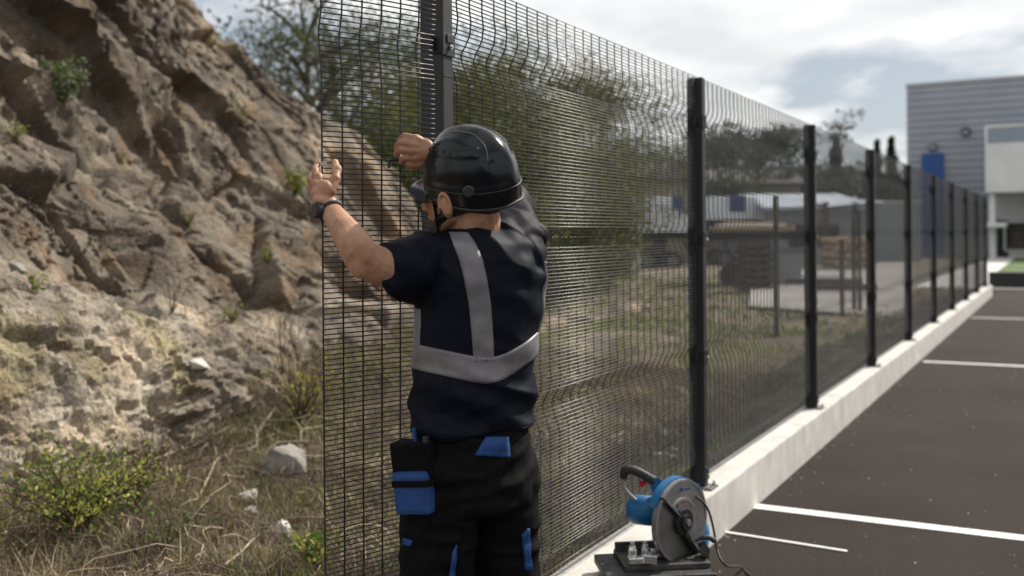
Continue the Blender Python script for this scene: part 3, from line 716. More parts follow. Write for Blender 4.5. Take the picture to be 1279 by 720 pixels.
# ------------------------------------------------------------------ background
def facade_at(px, Y0, pxref, dirv):                  # intersect the pixel column with a vertical plane through at(pxref,.,Y0)
    O = at(pxref, 288, Y0); x = at(px, 288, 1).x
    # point (x*r, r) = O + dirv*s
    s = (x*O.y-O.x)/(dirv.x-x*dirv.y); return O+dirv*s
BD = Vector((.853, -.522, 0)); BN = Vector((-.522, -.853, 0)); BY = 60.0
bO = at(1135, 288, BY); bO.z = 0
def bat(px, py):                                     # (s, z) on the facade for a pixel
    p = facade_at(px, BY, 1135, BD); s = (Vector((p.x, p.y, 0))-bO).length; return s, at(px, py, p.y).z
bs0, bz0 = bat(1135, 109)
M_siding = nmat('siding', (.30, .32, .37), (.345, .365, .415), .5, .6, spec=.4)
M_bwhite = nmat('render_white', (.62, .62, .63), (.72, .72, .72), .7, .8)
M_bgrey = nmat('render_grey', (.40, .40, .40), (.48, .48, .47), .8, .8)
M_blue = nmat('panel_blue', (.005, .05, .21), (.008, .065, .26), .45, 1)
M_gl = nmat('rail_glass', (.16, .21, .26), None, .08, spec=.8)
M_dkglass = nmat('dark_glass', (.015, .018, .02), None, .08, spec=.8)
M_black = nmat('flat_black', (.012, .012, .012), None, .6)
bld = empty('warehouse', bO, 'large grey ribbed metal warehouse with a white projecting balcony', 'building')
def bp(s, o, z): return bO+BD*s+BN*o+ZA*z            # o = metres out from the facade
def bbox_(bm, s0, s1, o0, o1, z0, z1, bev=0, mi=0): return box(bm, bp((s0+s1)/2, (o0+o1)/2, (z0+z1)/2), BD, BN, ZA, s1-s0, o1-o0, z1-z0, mi, bev)
BL = 34.0; BH = bz0
bm = bmesh.new(); bbox_(bm, 0, BL, -24, 0, -.3, BH-.05); wobj('wall', bm, M_siding, bld)
bm = bmesh.new(); z = .3; pr = []
while z < BH-.25: pr += [(.012, z), (.085, z+.03), (.085, z+.30), (.012, z+.34)]; z += .40
rows = [[bm.verts.new(bp(s, o, zz_)) for o, zz_ in pr] for s in (.12, BL)]
for i in range(len(pr)-1): bm.faces.new((rows[0][i], rows[1][i], rows[1][i+1], rows[0][i+1]))
bmesh.ops.recalc_face_normals(bm, faces=bm.faces); o = wobj('siding', bm, M_siding, bld); o['kind'] = 'stuff'
if o.data.polygons[1].normal.dot(BN) < 0: o.data.flip_normals()
bm = bmesh.new(); bbox_(bm, -.05, .14, -.1, .09, -.2, BH+.02); wobj('corner_trim', bm, M_siding, bld)
bm = bmesh.new(); bbox_(bm, -.08, BL, -.35, .12, BH-.04, BH+.16); bbox_(bm, -.08, .2, -24, -.36, BH-.04, BH+.16); wobj('parapet', bm, nmat('parapet_grey', (.34, .35, .37), None, .5), bld)
for s_ in range(3, 34, 6):
    bm = bmesh.new(); bbox_(bm, s_, s_+.03, .056, .075, .3, BH-.1); wobj('cover_strip', bm, M_siding, bld)
s0, z1 = bat(1154, 193); s1, _ = bat(1180, 193)
bm = bmesh.new(); bbox_(bm, s0, s1, .09, .45, .0, z1, .02); wobj('blue_tower', bm, M_blue, bld)
for (px, py) in ((1167, 184), (1208, 165)):
    s_, z_ = bat(px, py); bm = bmesh.new(); bbox_(bm, s_-.22, s_+.22, .06, .35, z_-.22, z_+.2, .05); lm = wobj('wall_lamp', bm, M_steel if px < 1200 else M_black, bld)
    bm = bmesh.new(); bbox_(bm, s_-.15, s_+.15, .36, .40, z_-.16, z_+.05); wobj('lamp_glass', bm, M_gl, lm)
OUT = 3.2                                            # the projecting box
def bat_o(px, py, o):
    O = bO+BN*o; x = at(px, 288, 1).x; s = (x*O.y-O.x)/(BD.x-x*BD.y); p = O+BD*s; return s, at(px, py, p.y).z
s0, zt = bat_o(1231, 180, OUT); _, zb = bat_o(1231, 241, OUT); _, zr = bat_o(1231, 157, OUT)
bm = bmesh.new(); bbox_(bm, s0, BL, .06, OUT, zb, zt, .02); bal = wobj('balcony', bm, M_bwhite, bld)
bm = bmesh.new(); bbox_(bm, s0, BL, OUT-.12, OUT-.02, zr-.12, zr); bbox_(bm, s0, s0+.12, .07, OUT-.13, zr-.12, zr)
k = s0
while k < BL: bbox_(bm, k, k+.12, OUT-.12, OUT-.02, zt+.002, zr-.122); k += 2.35
wobj('rail_frame', bm, M_bwhite, bal)
k = s0+.12
while k < BL-1:
    bm = bmesh.new(); bbox_(bm, k+.01, k+2.22, OUT-.08, OUT-.05, zt+.05, zr-.14); wobj('glass_panel', bm, M_gl, bal); k += 2.35
bm = bmesh.new(); bbox_(bm, s0+.2, BL, .07, .25, -.1, zb-.01); wobj('ground_floor_wall', bm, M_bgrey, bld)
s_, _ = bat_o(1236, 300, OUT-.5); s2_, _ = bat_o(1243, 300, OUT-.5)
bm = bmesh.new(); bbox_(bm, s_, s2_, OUT-.9, OUT-.4, -.1, zb-.01); wobj('column', bm, M_bwhite, bld)
s_, zt2 = bat_o(1255, 279, .26); s2_ = BL; _, zb2 = bat_o(1270, 312, .26)
bm = bmesh.new(); bbox_(bm, s_, s2_, .255, .30, zb2, zt2); wd = wobj('window', bm, M_dkglass, bld)
bm = bmesh.new(); k = s_
while k < BL: bbox_(bm, k-.06, k+.06, .302, .36, zb2, zt2); k += 2.4
bbox_(bm, s_, s2_, .302, .35, zt2+.001, zt2+.1); bbox_(bm, s_, s2_, .302, .35, zb2-.1, zb2-.001); wobj('window_frame', bm, M_bgrey, wd)
# awning table shape left of the window
s_, z_ = bat_o(1232, 281, OUT+.3); s2_, _ = bat_o(1257, 281, OUT+.3)
bm = bmesh.new(); bbox_(bm, s_, s2_, OUT-.3, OUT+.9, z_-.14, z_+.1, .03); wobj('porch_canopy', bm, M_bwhite, bld)
s_, z_ = bat_o(1233, 281, OUT+.3); bm = bmesh.new(); bbox_(bm, s_+.1, s_+.7, .256, .30, .05, 2.1); wobj('door', bm, M_dkglass, bld)
# pavement, lawn, planter edge
M_pave = nmat('pavement_concrete', (.50, .48, .45), (.62, .60, .57), .85, 1.2)
bm = bmesh.new(); bm.faces.new([bm.verts.new(fp(a, d, .012)) for a, d in ((AEND+.35, -50), (AEND+.35, 3.6), (95, 3.6), (95, -50))])
o = tag(wobj('pavement', bm, M_pave), kind='structure')
if o.data.polygons[0].normal.z < 0: o.data.flip_normals()
p = [ground_at(1243, 341, .02), ground_at(1268, 322.5, .02), ground_at(1420, 322, .02), ground_at(1500, 341, .02)]
bm = bmesh.new(); bm.faces.new([bm.verts.new(q) for q in p]); M_lawn = nmat('lawn_green', (.045, .085, .018), (.075, .125, .028), .95, 3, .6, 30)
o = tag(wobj('lawn', bm, M_lawn), kind='structure')
if o.data.polygons[0].normal.z < 0: o.data.flip_normals()
p0 = ground_at(1235, 360); bm = bmesh.new(); aa, dd = ad(p0); fbox(bm, aa, aa+.22, dd-9, dd, 0, .42, bev=.02)
recenter(tag(wobj('barrier', bm, M_black), 'long low black barrier closing the end of the car park', 'barrier'))

# trees ----------------------------------------------------------------
M_bark = nmat('bark', (.055, .045, .035), (.13, .11, .085), .95, 14, .7, 60)
M_lf = [col_mat('tree_leaf_olive', (.085, .095, .026)), col_mat('tree_leaf_green', (.055, .075, .020)), col_mat('tree_leaf_light', (.13, .14, .035)), col_mat('tree_leaf_dark', (.034, .044, .022)), col_mat('tree_leaf_grey', (.09, .10, .075))]
def tree(base, h, cr, dens, label, kind=(0, 1, 2), lsize=.12, name='broadleaf_tree', trunk=None, tr=None, lim=9, low=.25, squash=.7, cl=.30, group=None):
    base = Vector(base); root = empty(name, base, label, 'tree', group); bm = bmesh.new(); tr = tr or h*.022; tips = []
    tp = [base+Vector((random.gauss(0, .02)*h*i/5, random.gauss(0, .02)*h*i/5, h*.86*i/5)) for i in range(6)]; tp = catmull(tp, 3)
    tube(bm, tp, [tr*(1-.85*i/len(tp)) for i in range(len(tp))], 8)
    for k in range(lim):
        t = low+(.95-low)*k/lim; i = int(t*(len(tp)-1)); s = tp[i]; an = k*2.4+random.random(); ext = cr*(1-abs(t-.55)*.9)*random.uniform(.7, 1.05)
        e = s+Vector((math.cos(an)*ext, math.sin(an)*ext, ext*random.uniform(.3, .8))); m_ = (s+e)/2+Vector((0, 0, ext*.12)); bp_ = catmull([s, m_, e], 4)
        tube(bm, bp_, [tr*.42*(1-.8*q/len(bp_)) for q in range(len(bp_))], 6); tips += [bp_[5], e]
        for q in range(4):
            s2 = bp_[random.randint(3, 7)]; e2 = s2+Vector((random.gauss(0, .4)*ext, random.gauss(0, .4)*ext, random.uniform(.05, .5)*ext)); tube(bm, [s2, (s2+e2)/2+Vector((0, 0, .05*ext)), e2], [tr*.16, tr*.11, tr*.05], 5); tips.append(e2)
            for q2 in range(2 if dens < 40 else 0):
                e3 = e2+Vector((random.gauss(0, .2)*ext, random.gauss(0, .2)*ext, random.uniform(0, .3)*ext)); tube(bm, [(s2+e2)/2, e3], [tr*.08, tr*.03], 4); tips.append(e3)
    wobj('trunk', bm, M_bark, root, smooth=True)
    C = []; tips = np.array([tuple(t) for t in tips]); pick = rng.integers(0, len(tips), int(len(tips)*dens))
    off = rng.normal(0, 1, (len(pick), 3)); off /= (np.linalg.norm(off, axis=1, keepdims=True)+1e-6); off *= (rng.uniform(.2, 1, (len(pick), 1))**.5)*cr*cl; off[:, 2] *= squash
    C = tips[pick]+off; C = C[C[:, 2] > base.z+h*.08]
    V, Fc = leaves_np(C, lsize, .5); mi = rng.choice(len(kind), len(Fc)); meshnp('crown', V, Fc, [M_lf[k] for k in kind], root, mi=mi)
    return root
def conifer(base, h, cr, label, dens=2600, group=None):
    base = Vector(base); root = empty('conifer', base, label, 'tree', group); bm = bmesh.new(); tube(bm, [base, base+ZA*h], [h*.018, h*.003], 7)
    wobj('trunk', bm, M_bark, root); t = rng.uniform(.12, 1, dens)**.8; lay = np.abs(np.sin(t*h*2.3)); r = cr*(1.02-t)*(.45+.55*lay)*rng.uniform(.3, 1, dens)**.5; an = rng.uniform(0, 6.28, dens)
    C = np.stack([base.x+r*np.cos(an), base.y+r*np.sin(an), base.z+t*h-r*.15], 1); V, Fc = leaves_np(C, h*.03, -.1); meshnp('crown', V, Fc, [M_lf[3], M_lf[1]], root, mi=rng.choice(2, len(Fc)))
def gp(px, Y, z=.1): p = at(px, 288, Y); p.z = z; return p
def hgt(px, py, Y): return at(px, py, Y).z-.1
# the bright green bank of trees behind the fence
TB = [(425, 27, -10, 2.4, 26, 'sparse tree behind the loose panel, leftmost of the green bank'), (480, 24, 60, 2.3, 60, 'rounded olive tree behind the loose panel'),
      (545, 22, 105, 2.3, 110, 'low dense tree hidden mostly behind the helmet post'), (600, 23, 20, 2.4, 70, 'tall green tree right behind the helmet'),
      (655, 22, 50, 2.4, 110, 'dense olive tree just right of the helmet'), (705, 24, 95, 2.3, 110, 'rounded green tree at the right of the bank'),
      (745, 25, 165, 1.7, 80, 'smaller tree that ends the green bank'), (630, 19, 175, 2.2, 120, 'low bushy tree in front of the tall one')]
for px, Y, py, cr, dn, lb in TB:
    tree(gp(px, Y), hgt(px, py, Y), cr, dn*3.0, lb, (0, 1, 2), .085, low=.10, cl=.34)
for px, Y, py, cr, lb in [(560, 20, 215, 1.5, 'dense rounded bush low behind the worker shoulder'), (450, 21, 200, 1.8, 'dense rounded bush low behind the loose panel'), (700, 21, 225, 1.4, 'dense rounded bush under the right trees'), (755, 27, 250, 1.1, 'bright yellow green bush beside the white van')]:
    tree(gp(px, Y), hgt(px, py, Y), cr, 90, lb, (0, 2, 1) if px != 755 else (2, 2, 0), .12, name='bush', low=.05, lim=8, cl=.42, tr=.03)
# nearly bare trees over the rock at the left
tree(gp(385, 19), hgt(385, -60, 19), 2.0, 24, 'bare twiggy tree standing over the rock beside the mesh edge', (1, 3, 0), .09, low=.3, lim=16, tr=.14, cl=.22)
tree(gp(335, 23), hgt(335, -30, 23), 1.5, 5, 'very thin leafless tree above the rock skyline', (1, 3), .07, low=.35, lim=14, tr=.045, cl=.2)
tree(gp(405, 30), hgt(405, -20, 30), 2.2, 10, 'dark half bare tree seen through the left of the loose panel', (3, 0), .12, low=.3, lim=14, cl=.25)
tree(gp(510, 32), hgt(510, 10, 32), 2.6, 20, 'thin tall tree showing above the loose panel', (3, 0), .14, low=.3, lim=12, cl=.3)
# umbrella crowned and dark trees farther off
tree(gp(880, 52), hgt(880, 160, 52), 2.4, 18, 'thin crowned tree beside the saw post top', (3, 4, 0), .22, low=.45, lim=10)
tree(gp(948, 54), hgt(948, 168, 54), 2.9, 34, 'umbrella shaped pine between the saw post and the next', (3, 4), .22, low=.72, lim=11, squash=.35, cl=.26)
tree(gp(985, 58), hgt(985, 200, 58), 1.7, 30, 'small dark tree right of the umbrella pine', (3, 4), .22, low=.5)
tree(gp(905, 48), hgt(905, 214, 48), 1.5, 40, 'dark bushy tree under the umbrella pine', (3, 1), .2, low=.3)
conifer(gp(1045, 62), hgt(1045, 168, 62), 1.9, 'pointed dark conifer between the third and fourth posts')
conifer(gp(1096, 66), hgt(1096, 176, 66), 1.3, 'slim conifer just left of the warehouse, nearer its neighbour')
conifer(gp(1114, 66), hgt(1114, 172, 66), 1.7, 'slightly taller conifer closest to the warehouse corner')
tree(gp(820, 58), hgt(820, 180, 58), 2.0, 14, 'thin grey tree behind the dark roofed shed', (4, 3), .2, low=.4)
for k in range(16):
    px = 770+k*25; Y = 70+random.random()*8; tree(gp(px, Y), hgt(px, random.uniform(203, 220), Y), 2.6, 42, ('dark tree of the far tree line behind the sheds'), (3, 3, 1), .36, low=.12, lim=7, cl=.45, group='trees of the far tree line')
for k in range(8):
    px = 380+k*55; Y = 58; tree(gp(px, Y), hgt(px, random.uniform(205, 235), Y), 3, 40, 'dark tree far behind the green bank', (3, 1, 0), .34, low=.12, lim=7, cl=.45, group='trees far behind the green bank')

# sheds, vans, yard ------------------------------------------------------
def gabled(name, px0, px1, py_e, py_r, Y, depth, label, wallm, roofm, z0=.0, cat='shed', ridge_along=True, open_=False):
    a = at(px0, 288, Y); b = at(px1, 288, Y); ze = at((px0+px1)/2, py_e, Y).z; zr = at((px0+px1)/2, py_r, Y+depth/2).z
    root = empty(name, ((a.x+b.x)/2, Y+depth/2, z0), label, cat); bm = bmesh.new(); wbox(bm, a.x, b.x, Y, Y+depth, z0, ze); wobj('wall', bm, wallm, root)
    bm = bmesh.new(); ov = .3
    y0, y1, ym = Y-ov, Y+depth+ov, Y+depth/2
    for (ya, za, yb, zb_) in ((y0, ze-.02, ym, zr), (ym, zr, y1, ze-.02)):
        v = [bm.verts.new((x, y, z)) for x, y, z in ((a.x-ov, ya, za), (b.x+ov, ya, za), (b.x+ov, yb, zb_), (a.x-ov, yb, zb_), (a.x-ov, ya, za+.14), (b.x+ov, ya, za+.14), (b.x+ov, yb, zb_+.14), (a.x-ov, yb, zb_+.14))]
        for f in ((0, 1, 2, 3), (7, 6, 5, 4), (0, 4, 5, 1), (2, 6, 7, 3), (0, 3, 7, 4), (1, 5, 6, 2)): bm.faces.new([v[i] for i in f])
    bmesh.ops.recalc_face_normals(bm, faces=bm.faces); wobj('roof', bm, roofm, root)
    bm = bmesh.new(); 
    for x in (a.x, b.x-.04):
        v = [bm.verts.new((x+q, y, z)) for q in (0, .04) for y, z in ((Y, ze), (Y+depth, ze), (ym, zr-.01))]
        bm.faces.new((v[0], v[1], v[2])); bm.faces.new((v[5], v[4], v[3])); bm.faces.new((v[0], v[2], v[5], v[3])); bm.faces.new((v[1], v[4], v[5], v[2]))
    bmesh.ops.recalc_face_normals(bm, faces=bm.faces); wobj('gable', bm, wallm, root)
    return root
M_olive = nmat('olive_wall', (.20, .185, .13), (.27, .25, .18), .9, 1)
M_droof = nmat('dark_roof', (.045, .042, .04), (.075, .07, .065), .8, 2)
M_lroof = nmat('light_roof', (.30, .34, .40), (.38, .42, .48), .5, 1)
M_shed = nmat('shed_grey', (.20, .21, .23), (.27, .28, .30), .7, .7)
M_pale = M_pale
r_ = gabled('shed', 778, 876, 226, 206, 50, 7, 'long low shed with dark roof seen through the mesh', M_olive, M_droof)
bm = bmesh.new(); x0 = at(790, 288, 50).x; wbox(bm, x0, x0+1.6, 49.93, 49.99, 0, 2.4); wobj('door', bm, M_droof, r_)
r2_ = gabled('shed', 888, 1000, 232, 214, 56, 6, 'second dark roofed shed behind the umbrella pine', M_olive, M_droof)
bm = bmesh.new(); x0 = at(930, 288, 56).x; wbox(bm, x0, x0+1.2, 55.93, 55.99, 1.5, 2.4); wobj('window', bm, M_dkglass, r2_)
gs = gabled('shed', 962, 1082, 262, 246, 42, 9, 'long grey metal shed with pale blue roof beyond the yard', M_shed, M_lroof)
for k, px in enumerate((985, 1020)):
    x0 = at(px, 288, 42).x; bm = bmesh.new(); wbox(bm, x0, x0+.9, 41.94, 41.99, .9, 1.8); wobj('window', bm, M_dkglass, gs)
# open lean-to with posts at its right end
root = empty('lean_to', (at(1085, 288, 38).x, 38, 0), 'open lean-to with posts at the right end of the grey shed', 'shed'); bm = bmesh.new()
xa, xb = at(1030, 288, 38).x, at(1092, 288, 38).x
for k in range(2):
    v = [bm.verts.new(q) for q in ((xa, 37.5, at(1040, 262, 38).z), (xb+.3, 37.5, at(1092, 256, 38).z), (xb+.3, 41.5, at(1092, 250, 40).z), (xa, 41.5, at(1040, 247, 40).z))]
    if k: 
        for q in v: q.co.z += .1
    bm.faces.new(v if k else v[::-1])
wobj('roof', bm, M_lroof, root)
for px in (1031, 1068, 1090):
    x = at(px, 288, 38).x; bm = bmesh.new(); wbox(bm, x-.09, x+.09, 37.9, 38.08, 0, 2.6); wobj('post', bm, M_bark, root)
# the stacked logs under it
root = empty('log_pile', (at(1050, 288, 36).x, 36.5, .0), 'stack of sawn logs under the lean-to', 'log pile'); M_log = nmat('log_end', (.30, .22, .14), (.42, .32, .21), .9, 8)
for row in range(5):
    for c_ in range(6-row % 2):
        x = at(1034, 288, 36).x+.17+.27*c_+.13*(row % 2); z = .16+.26*row+random.uniform(-.02, .02); bm = bmesh.new(); tube(bm, [(x, 35.9, z), (x, 37.2, z)], random.uniform(.11, .14), 9); wobj('log', bm, M_log, root)
# pale boundary wall and yard
M_yard = nmat('yard_concrete', (.20, .185, .17), (.28, .265, .245), .9, .6)
bm = bmesh.new(); bm.faces.new([bm.verts.new(q) for q in ((ground_at(935, 382, .19)), (ground_at(1140, 398, .19)), at(1140, 288, 44)*1.0, at(940, 288, 44)*1.0)])
for v in bm.verts: v.co.z = .19
o = tag(wobj('yard', bm, M_yard), kind='structure')
if o.data.polygons[0].normal.z < 0: o.data.flip_normals()
bm = bmesh.new(); x0, x1 = at(1094, 288, 46).x, at(1150, 288, 46).x; wbox(bm, x0, x1, 46, 46.3, 0, at(1110, 254, 46).z)
w_ = empty('boundary_wall', (x0, 46, 0), 'pale grey boundary wall running toward the warehouse', 'wall'); wobj('wall_face', bm, M_shed, w_)
bm = bmesh.new(); wbox(bm, x0-.05, x1, 45.92, 46.38, at(1110, 254, 46).z+.002, at(1110, 251, 46).z); wobj('coping', bm, M_bgrey, w_)
M_van = nmat('van_white', (.50, .52, .56), (.60, .62, .65), .4, 1, spec=.6)
def van(px0, px1, pyt, pyb, Y, bl, label):
    x0, x1 = at(px0, 288, Y).x, at(px1, 288, Y).x; zt, zb_ = at(px0, pyt, Y).z, at(px0, pyb, Y).z; w = 2.1
    root = empty('box_van', ((x0+x1)/2, Y+w/2, 0), label, 'van'); cab = x0+(x1-x0)*.72
    bm = bmesh.new(); wbox(bm, x0, cab, Y, Y+w, zb_, zt, bev=.05); wobj('cargo_box', bm, M_van, root)
    bm = bmesh.new(); vs = [(cab+.02, zb_), (x1, zb_), (x1, zb_+(zt-zb_)*.45), (x1-.35, zb_+(zt-zb_)*.55), (x1-.75, zt-.1), (cab+.02, zt-.05)]
    A_ = [bm.verts.new((x, Y+.05, z)) for x, z in vs]; B_ = [bm.verts.new((x, Y+w-.05, z)) for x, z in vs]; bm.faces.new(A_); bm.faces.new(B_[::-1])
    for i in range(len(vs)): bm.faces.new((A_[i], B_[i], B_[(i+1) % 6], A_[(i+1) % 6]))
    bmesh.ops.recalc_face_normals(bm, faces=bm.faces); wobj('cab', bm, M_van, root)
    xb0, xb1 = at(bl[0], 288, Y).x, at(bl[1], 288, Y).x
    bm = bmesh.new(); wbox(bm, xb0, xb1, Y-.03, Y-.005, at(bl[0], bl[3], Y).z, at(bl[0], bl[2], Y).z, bev=.01); wobj('blue_panel', bm, nmat('van_blue', (.01, .03, .12), None, .3), root)
    bm = bmesh.new(); wbox(bm, x0+.05, x1-.1, Y+.1, Y+w-.1, zb_-.22, zb_-.005); wobj('chassis', bm, M_black, root)
    for x in (x0+.7, x1-.7):
        for y in (Y+.02, Y+w-.28):
            bm = bmesh.new(); tube(bm, [(x, y, .42), (x, y+.25, .42)], .40, 18); wh = wobj('wheel', bm, M_black, root); bm = bmesh.new(); tube(bm, [(x, y-.02, .42), (x, y-.003, .42)], .2, 12); wobj('hub', bm, M_steel, wh)
    return root
van(787, 862, 247, 291, 40, (839, 853, 245, 262), 'pale box van with a blue square, left of the saw post')
van(884, 968, 246, 275, 43, (911, 931, 244, 265), 'second pale van with a blue square, right of the saw post')
# low grey road edge wall far left of the vans
bm = bmesh.new(); x0, x1 = at(560, 288, 33).x, at(800, 288, 33).x; wbox(bm, x0, x1, 33, 33.2, 0, at(700, 292, 33).z); w_ = empty('low_wall', (x0, 33, 0), 'low grey wall crossing behind the grass right of the worker', 'wall'); wobj('wall_face', bm, M_bwhite, w_)
bm = bmesh.new(); wbox(bm, x0, x1, 32.95, 33.25, at(700, 292, 33).z+.002, at(700, 290, 33).z); wobj('coping', bm, M_shed, w_)
# equipment: flatbed with boards, dark crate stack, beams
Y = 27; root = empty('flatbed_trailer', (at(930, 288, Y).x, Y, 0), 'dark flatbed trailer carrying boards behind the second bay', 'trailer'); x0, x1 = at(886, 288, Y).x, at(1000, 288, Y).x
bm = bmesh.new(); wbox(bm, x0, x1, Y, Y+2, at(930, 300, Y).z, at(930, 290, Y).z, bev=.02); wobj('deck', bm, M_black, root)
for k in range(3):
    bm = bmesh.new(); wbox(bm, x0+.1+.3*k, x0+2.3-.1*k, Y+.1+.6*k, Y+.6+.6*k, at(930, 289.5, Y).z+.01, at(930, 285-3*k, Y).z+.05, bev=.01); wobj('board', bm, M_log if k != 1 else M_bwhite, root)
for x in (x0+.6, x0+1.4, x1-.5):
    bm = bmesh.new(); tube(bm, [(x, Y-.02, .38), (x, Y+.22, .38)], .32, 16); wobj('wheel', bm, M_black, root)
Y = 24; root = empty('crate_stack', (at(946, 288, Y).x, Y, .12), 'dark wooden stack standing in the yard past the saw post', 'stack'); x0, x1 = at(928, 288, Y).x, at(966, 288, Y).x
zt = at(940, 300, Y).z; n_ = 7; M_dwood = nmat('dark_wood', (.04, .032, .026), (.075, .06, .048), .9, 6)
for k in range(n_):
    za = .14+(zt-.14)*k/n_; bm = bmesh.new(); wbox(bm, x0+random.uniform(-.04, .04), x1+random.uniform(-.04, .04), Y, Y+.8, za, za+(zt-.14)/n_*.62, bev=.01); wobj('slab', bm, M_dwood, root)
    bm = bmesh.new()
    for q in range(3): wbox(bm, x0+.05+q*(x1-x0-.2)/2, x0+.15+q*(x1-x0-.2)/2, Y+.05, Y+.75, za+(zt-.14)/n_*.63, za+(zt-.14)/n_*.99)
    wobj('spacer', bm, M_dwood, root)
for px, py, ln, lb in [(935, 352, 2.6, 'pale beam lying at the front of the yard'), (985, 358, 1.8, 'dark plank lying right of the pale beam'), (1010, 366, 1.5, 'dark pole end on the yard edge')]:
    p = ground_at(px, py, .2); bm = bmesh.new(); box(bm, p+Vector((ln/2, .2, .10)), Vector((1, -.12, 0)), Vector((.12, 1, 0)), ZA, ln, .16, .14, bev=.01); recenter(tag(wobj('beam', bm, M_bwhite if px == 935 else M_dwood), lb, 'beam'))
Y = 26; x0, x1 = at(966, 288, Y).x, at(1004, 288, Y).x; root = empty('skip', ((x0+x1)/2, Y, .1), 'grey open skip between the dark stack and the third post', 'skip')
bm = bmesh.new(); v = [bm.verts.new(q) for q in ((x0+.1, Y, .15), (x1-.1, Y, .15), (x1, Y, 1.05), (x0, Y, 1.05), (x0+.1, Y+1.2, .15), (x1-.1, Y+1.2, .15), (x1, Y+1.2, 1.05), (x0, Y+1.2, 1.05))]
for f in ((0, 1, 2, 3), (5, 4, 7, 6), (4, 0, 3, 7), (1, 5, 6, 2), (4, 5, 1, 0)): bm.faces.new([v[i] for i in f])
bmesh.ops.recalc_face_normals(bm, faces=bm.faces); wobj('body', bm, M_shed, root); bm = bmesh.new(); wbox(bm, x0-.03, x1+.03, Y-.05, Y-.005, .98, 1.08); wobj('rim', bm, M_steel, root)
for px, pyt, pyb, lb in [(970, 245, 420, 'thin wooden stake left of the third post'), (1052, 300, 395, 'short wooden stake before the log pile'), (1074, 262, 390, 'taller wooden stake right of the short one'), (1067, 275, 388, 'slim wooden stake just left of the taller one')]:
    p = ground_at(px, pyb, .17); bm = bmesh.new(); tube(bm, [p-ZA*.05, (p.x, p.y, at(px, pyt, p.y).z)], .035, 8); recenter(tag(wobj('stake', bm, M_dwood), lb, 'stake'))

# ------------------------------------------------------------------ the worker
M_skin = nmat('skin', (.28, .135, .075), (.45, .25, .16), .52, 16, .25, 260, col3=(.385, .205, .125), spec=.4, detail=6, bdist=.001)
M_skin.node_tree.nodes['Principled BSDF'].inputs['Subsurface Weight'].default_value = .12
M_skin.node_tree.nodes['Principled BSDF'].inputs['Subsurface Radius'].default_value = (.01, .004, .002)
M_hair = nmat('hair', (.03, .018, .012), (.07, .042, .028), .7, 120, .6, 400)
M_shirt = nmat('shirt_navy', (.0035, .0045, .0095), (.006, .0075, .014), .62, 60, .25, 500, detail=3, spec=.10, bdist=.0008)
M_pants = nmat('trousers_black', (.0035, .0035, .0042), (.0065, .0065, .007), .8, 60, .3, 500, detail=3, spec=.08, bdist=.0008)
M_wblue = nmat('workwear_blue', (.003, .034, .135), (.0045, .048, .19), .7, 40, .25, 400, detail=3, bdist=.0008)
M_refl = nmat('reflective_tape', (.115, .108, .113), (.20, .19, .195), .45, 12, .15, 300, spec=.5, bdist=.0006)
M_helm = nmat('helmet_black', (.004, .0045, .006), (.006, .007, .009), .2, 8, .03, 60, spec=.32, coat=0)
M_hmat = nmat('helmet_trim', (.016, .016, .018), None, .55)
M_rub = nmat('rubber', (.010, .010, .011), None, .6)
M_boot = nmat('boot_leather', (.018, .015, .012), (.03, .025, .02), .6, 30, .3, 100)
feet = at(590, 288, 2.45); feet.z = 0
man = empty('person', feet, 'man in navy work shirt and black helmet fixing the mesh panel', 'person')
def P(px, py, Y): return at(px, py, Y)
Fh = Vector((-.82, .57, -.04)).normalized(); Lh = Vector((-.57, -.82, 0)); Lh = (Lh-Fh*Lh.dot(Fh)).normalized(); Uh = Fh.cross(-Lh).normalized()
if Uh.z < 0: Uh = -Uh
Lh = (Lh-Vector((0, 0, .10))).normalized(); Uh = Fh.cross(Lh).normalized(); Uh = Uh if Uh.z > 0 else -Uh
HC = P(578, 238, 2.44)                              # centre of the skull
def hl(f, l, u): return HC+Fh*f+Lh*l+Uh*u           # head-local point
Ft = Vector((-.52, .854, 0)); Rt = Vector((.854, .52, 0))     # torso front and right
b = bmesh.new()
# head
ellipsoid(b, hl(-.012, 0, .022), .098, .078, .088, (Fh, Lh, Uh)); ellipsoid(b, hl(.030, 0, -.030), .068, .062, .078, (Fh, Lh, Uh))
ellipsoid(b, hl(.052, 0, -.082), .040, .042, .030, (Fh, Lh, Uh)); ellipsoid(b, hl(.088, 0, -.092), .016, .020, .016, (Fh, Lh, Uh))     # jaw, chin
capsule(b, hl(-.005, .055, -.055), hl(.070, .030, -.094), .018, .014, 10, 4); capsule(b, hl(-.005, -.055, -.055), hl(.070, -.030, -.094), .018, .014, 10, 4)
capsule(b, hl(.095, 0, .010), hl(.116, 0, -.032), .008, .013, 10, 4); ellipsoid(b, hl(.106, .012, -.036), .010, .008, .007, (Fh, Lh, Uh)); ellipsoid(b, hl(.106, -.012, -.036), .010, .008, .007, (Fh, Lh, Uh))
capsule(b, hl(.086, .035, .020), hl(.094, -.035, .020), .009, .009, 10, 4)       # brow
for s in (1, -1):
    ellipsoid(b, hl(.062, s*.040, -.020), .022, .018, .018, (Fh, Lh, Uh))          # cheek
ellipsoid(b, hl(.094, 0, -.058), .010, .024, .006, (Fh, Lh, Uh)); ellipsoid(b, hl(.092, 0, -.068), .010, .020, .007, (Fh, Lh, Uh))  # lips
NB = P(594, 310, 2.46)
capsule(b, hl(-.030, 0, -.050), NB+Vector((0, 0, .02)), .058, .066, 16, 5); capsule(b, NB, NB-ZA*.05, .07, .1, 16, 5)
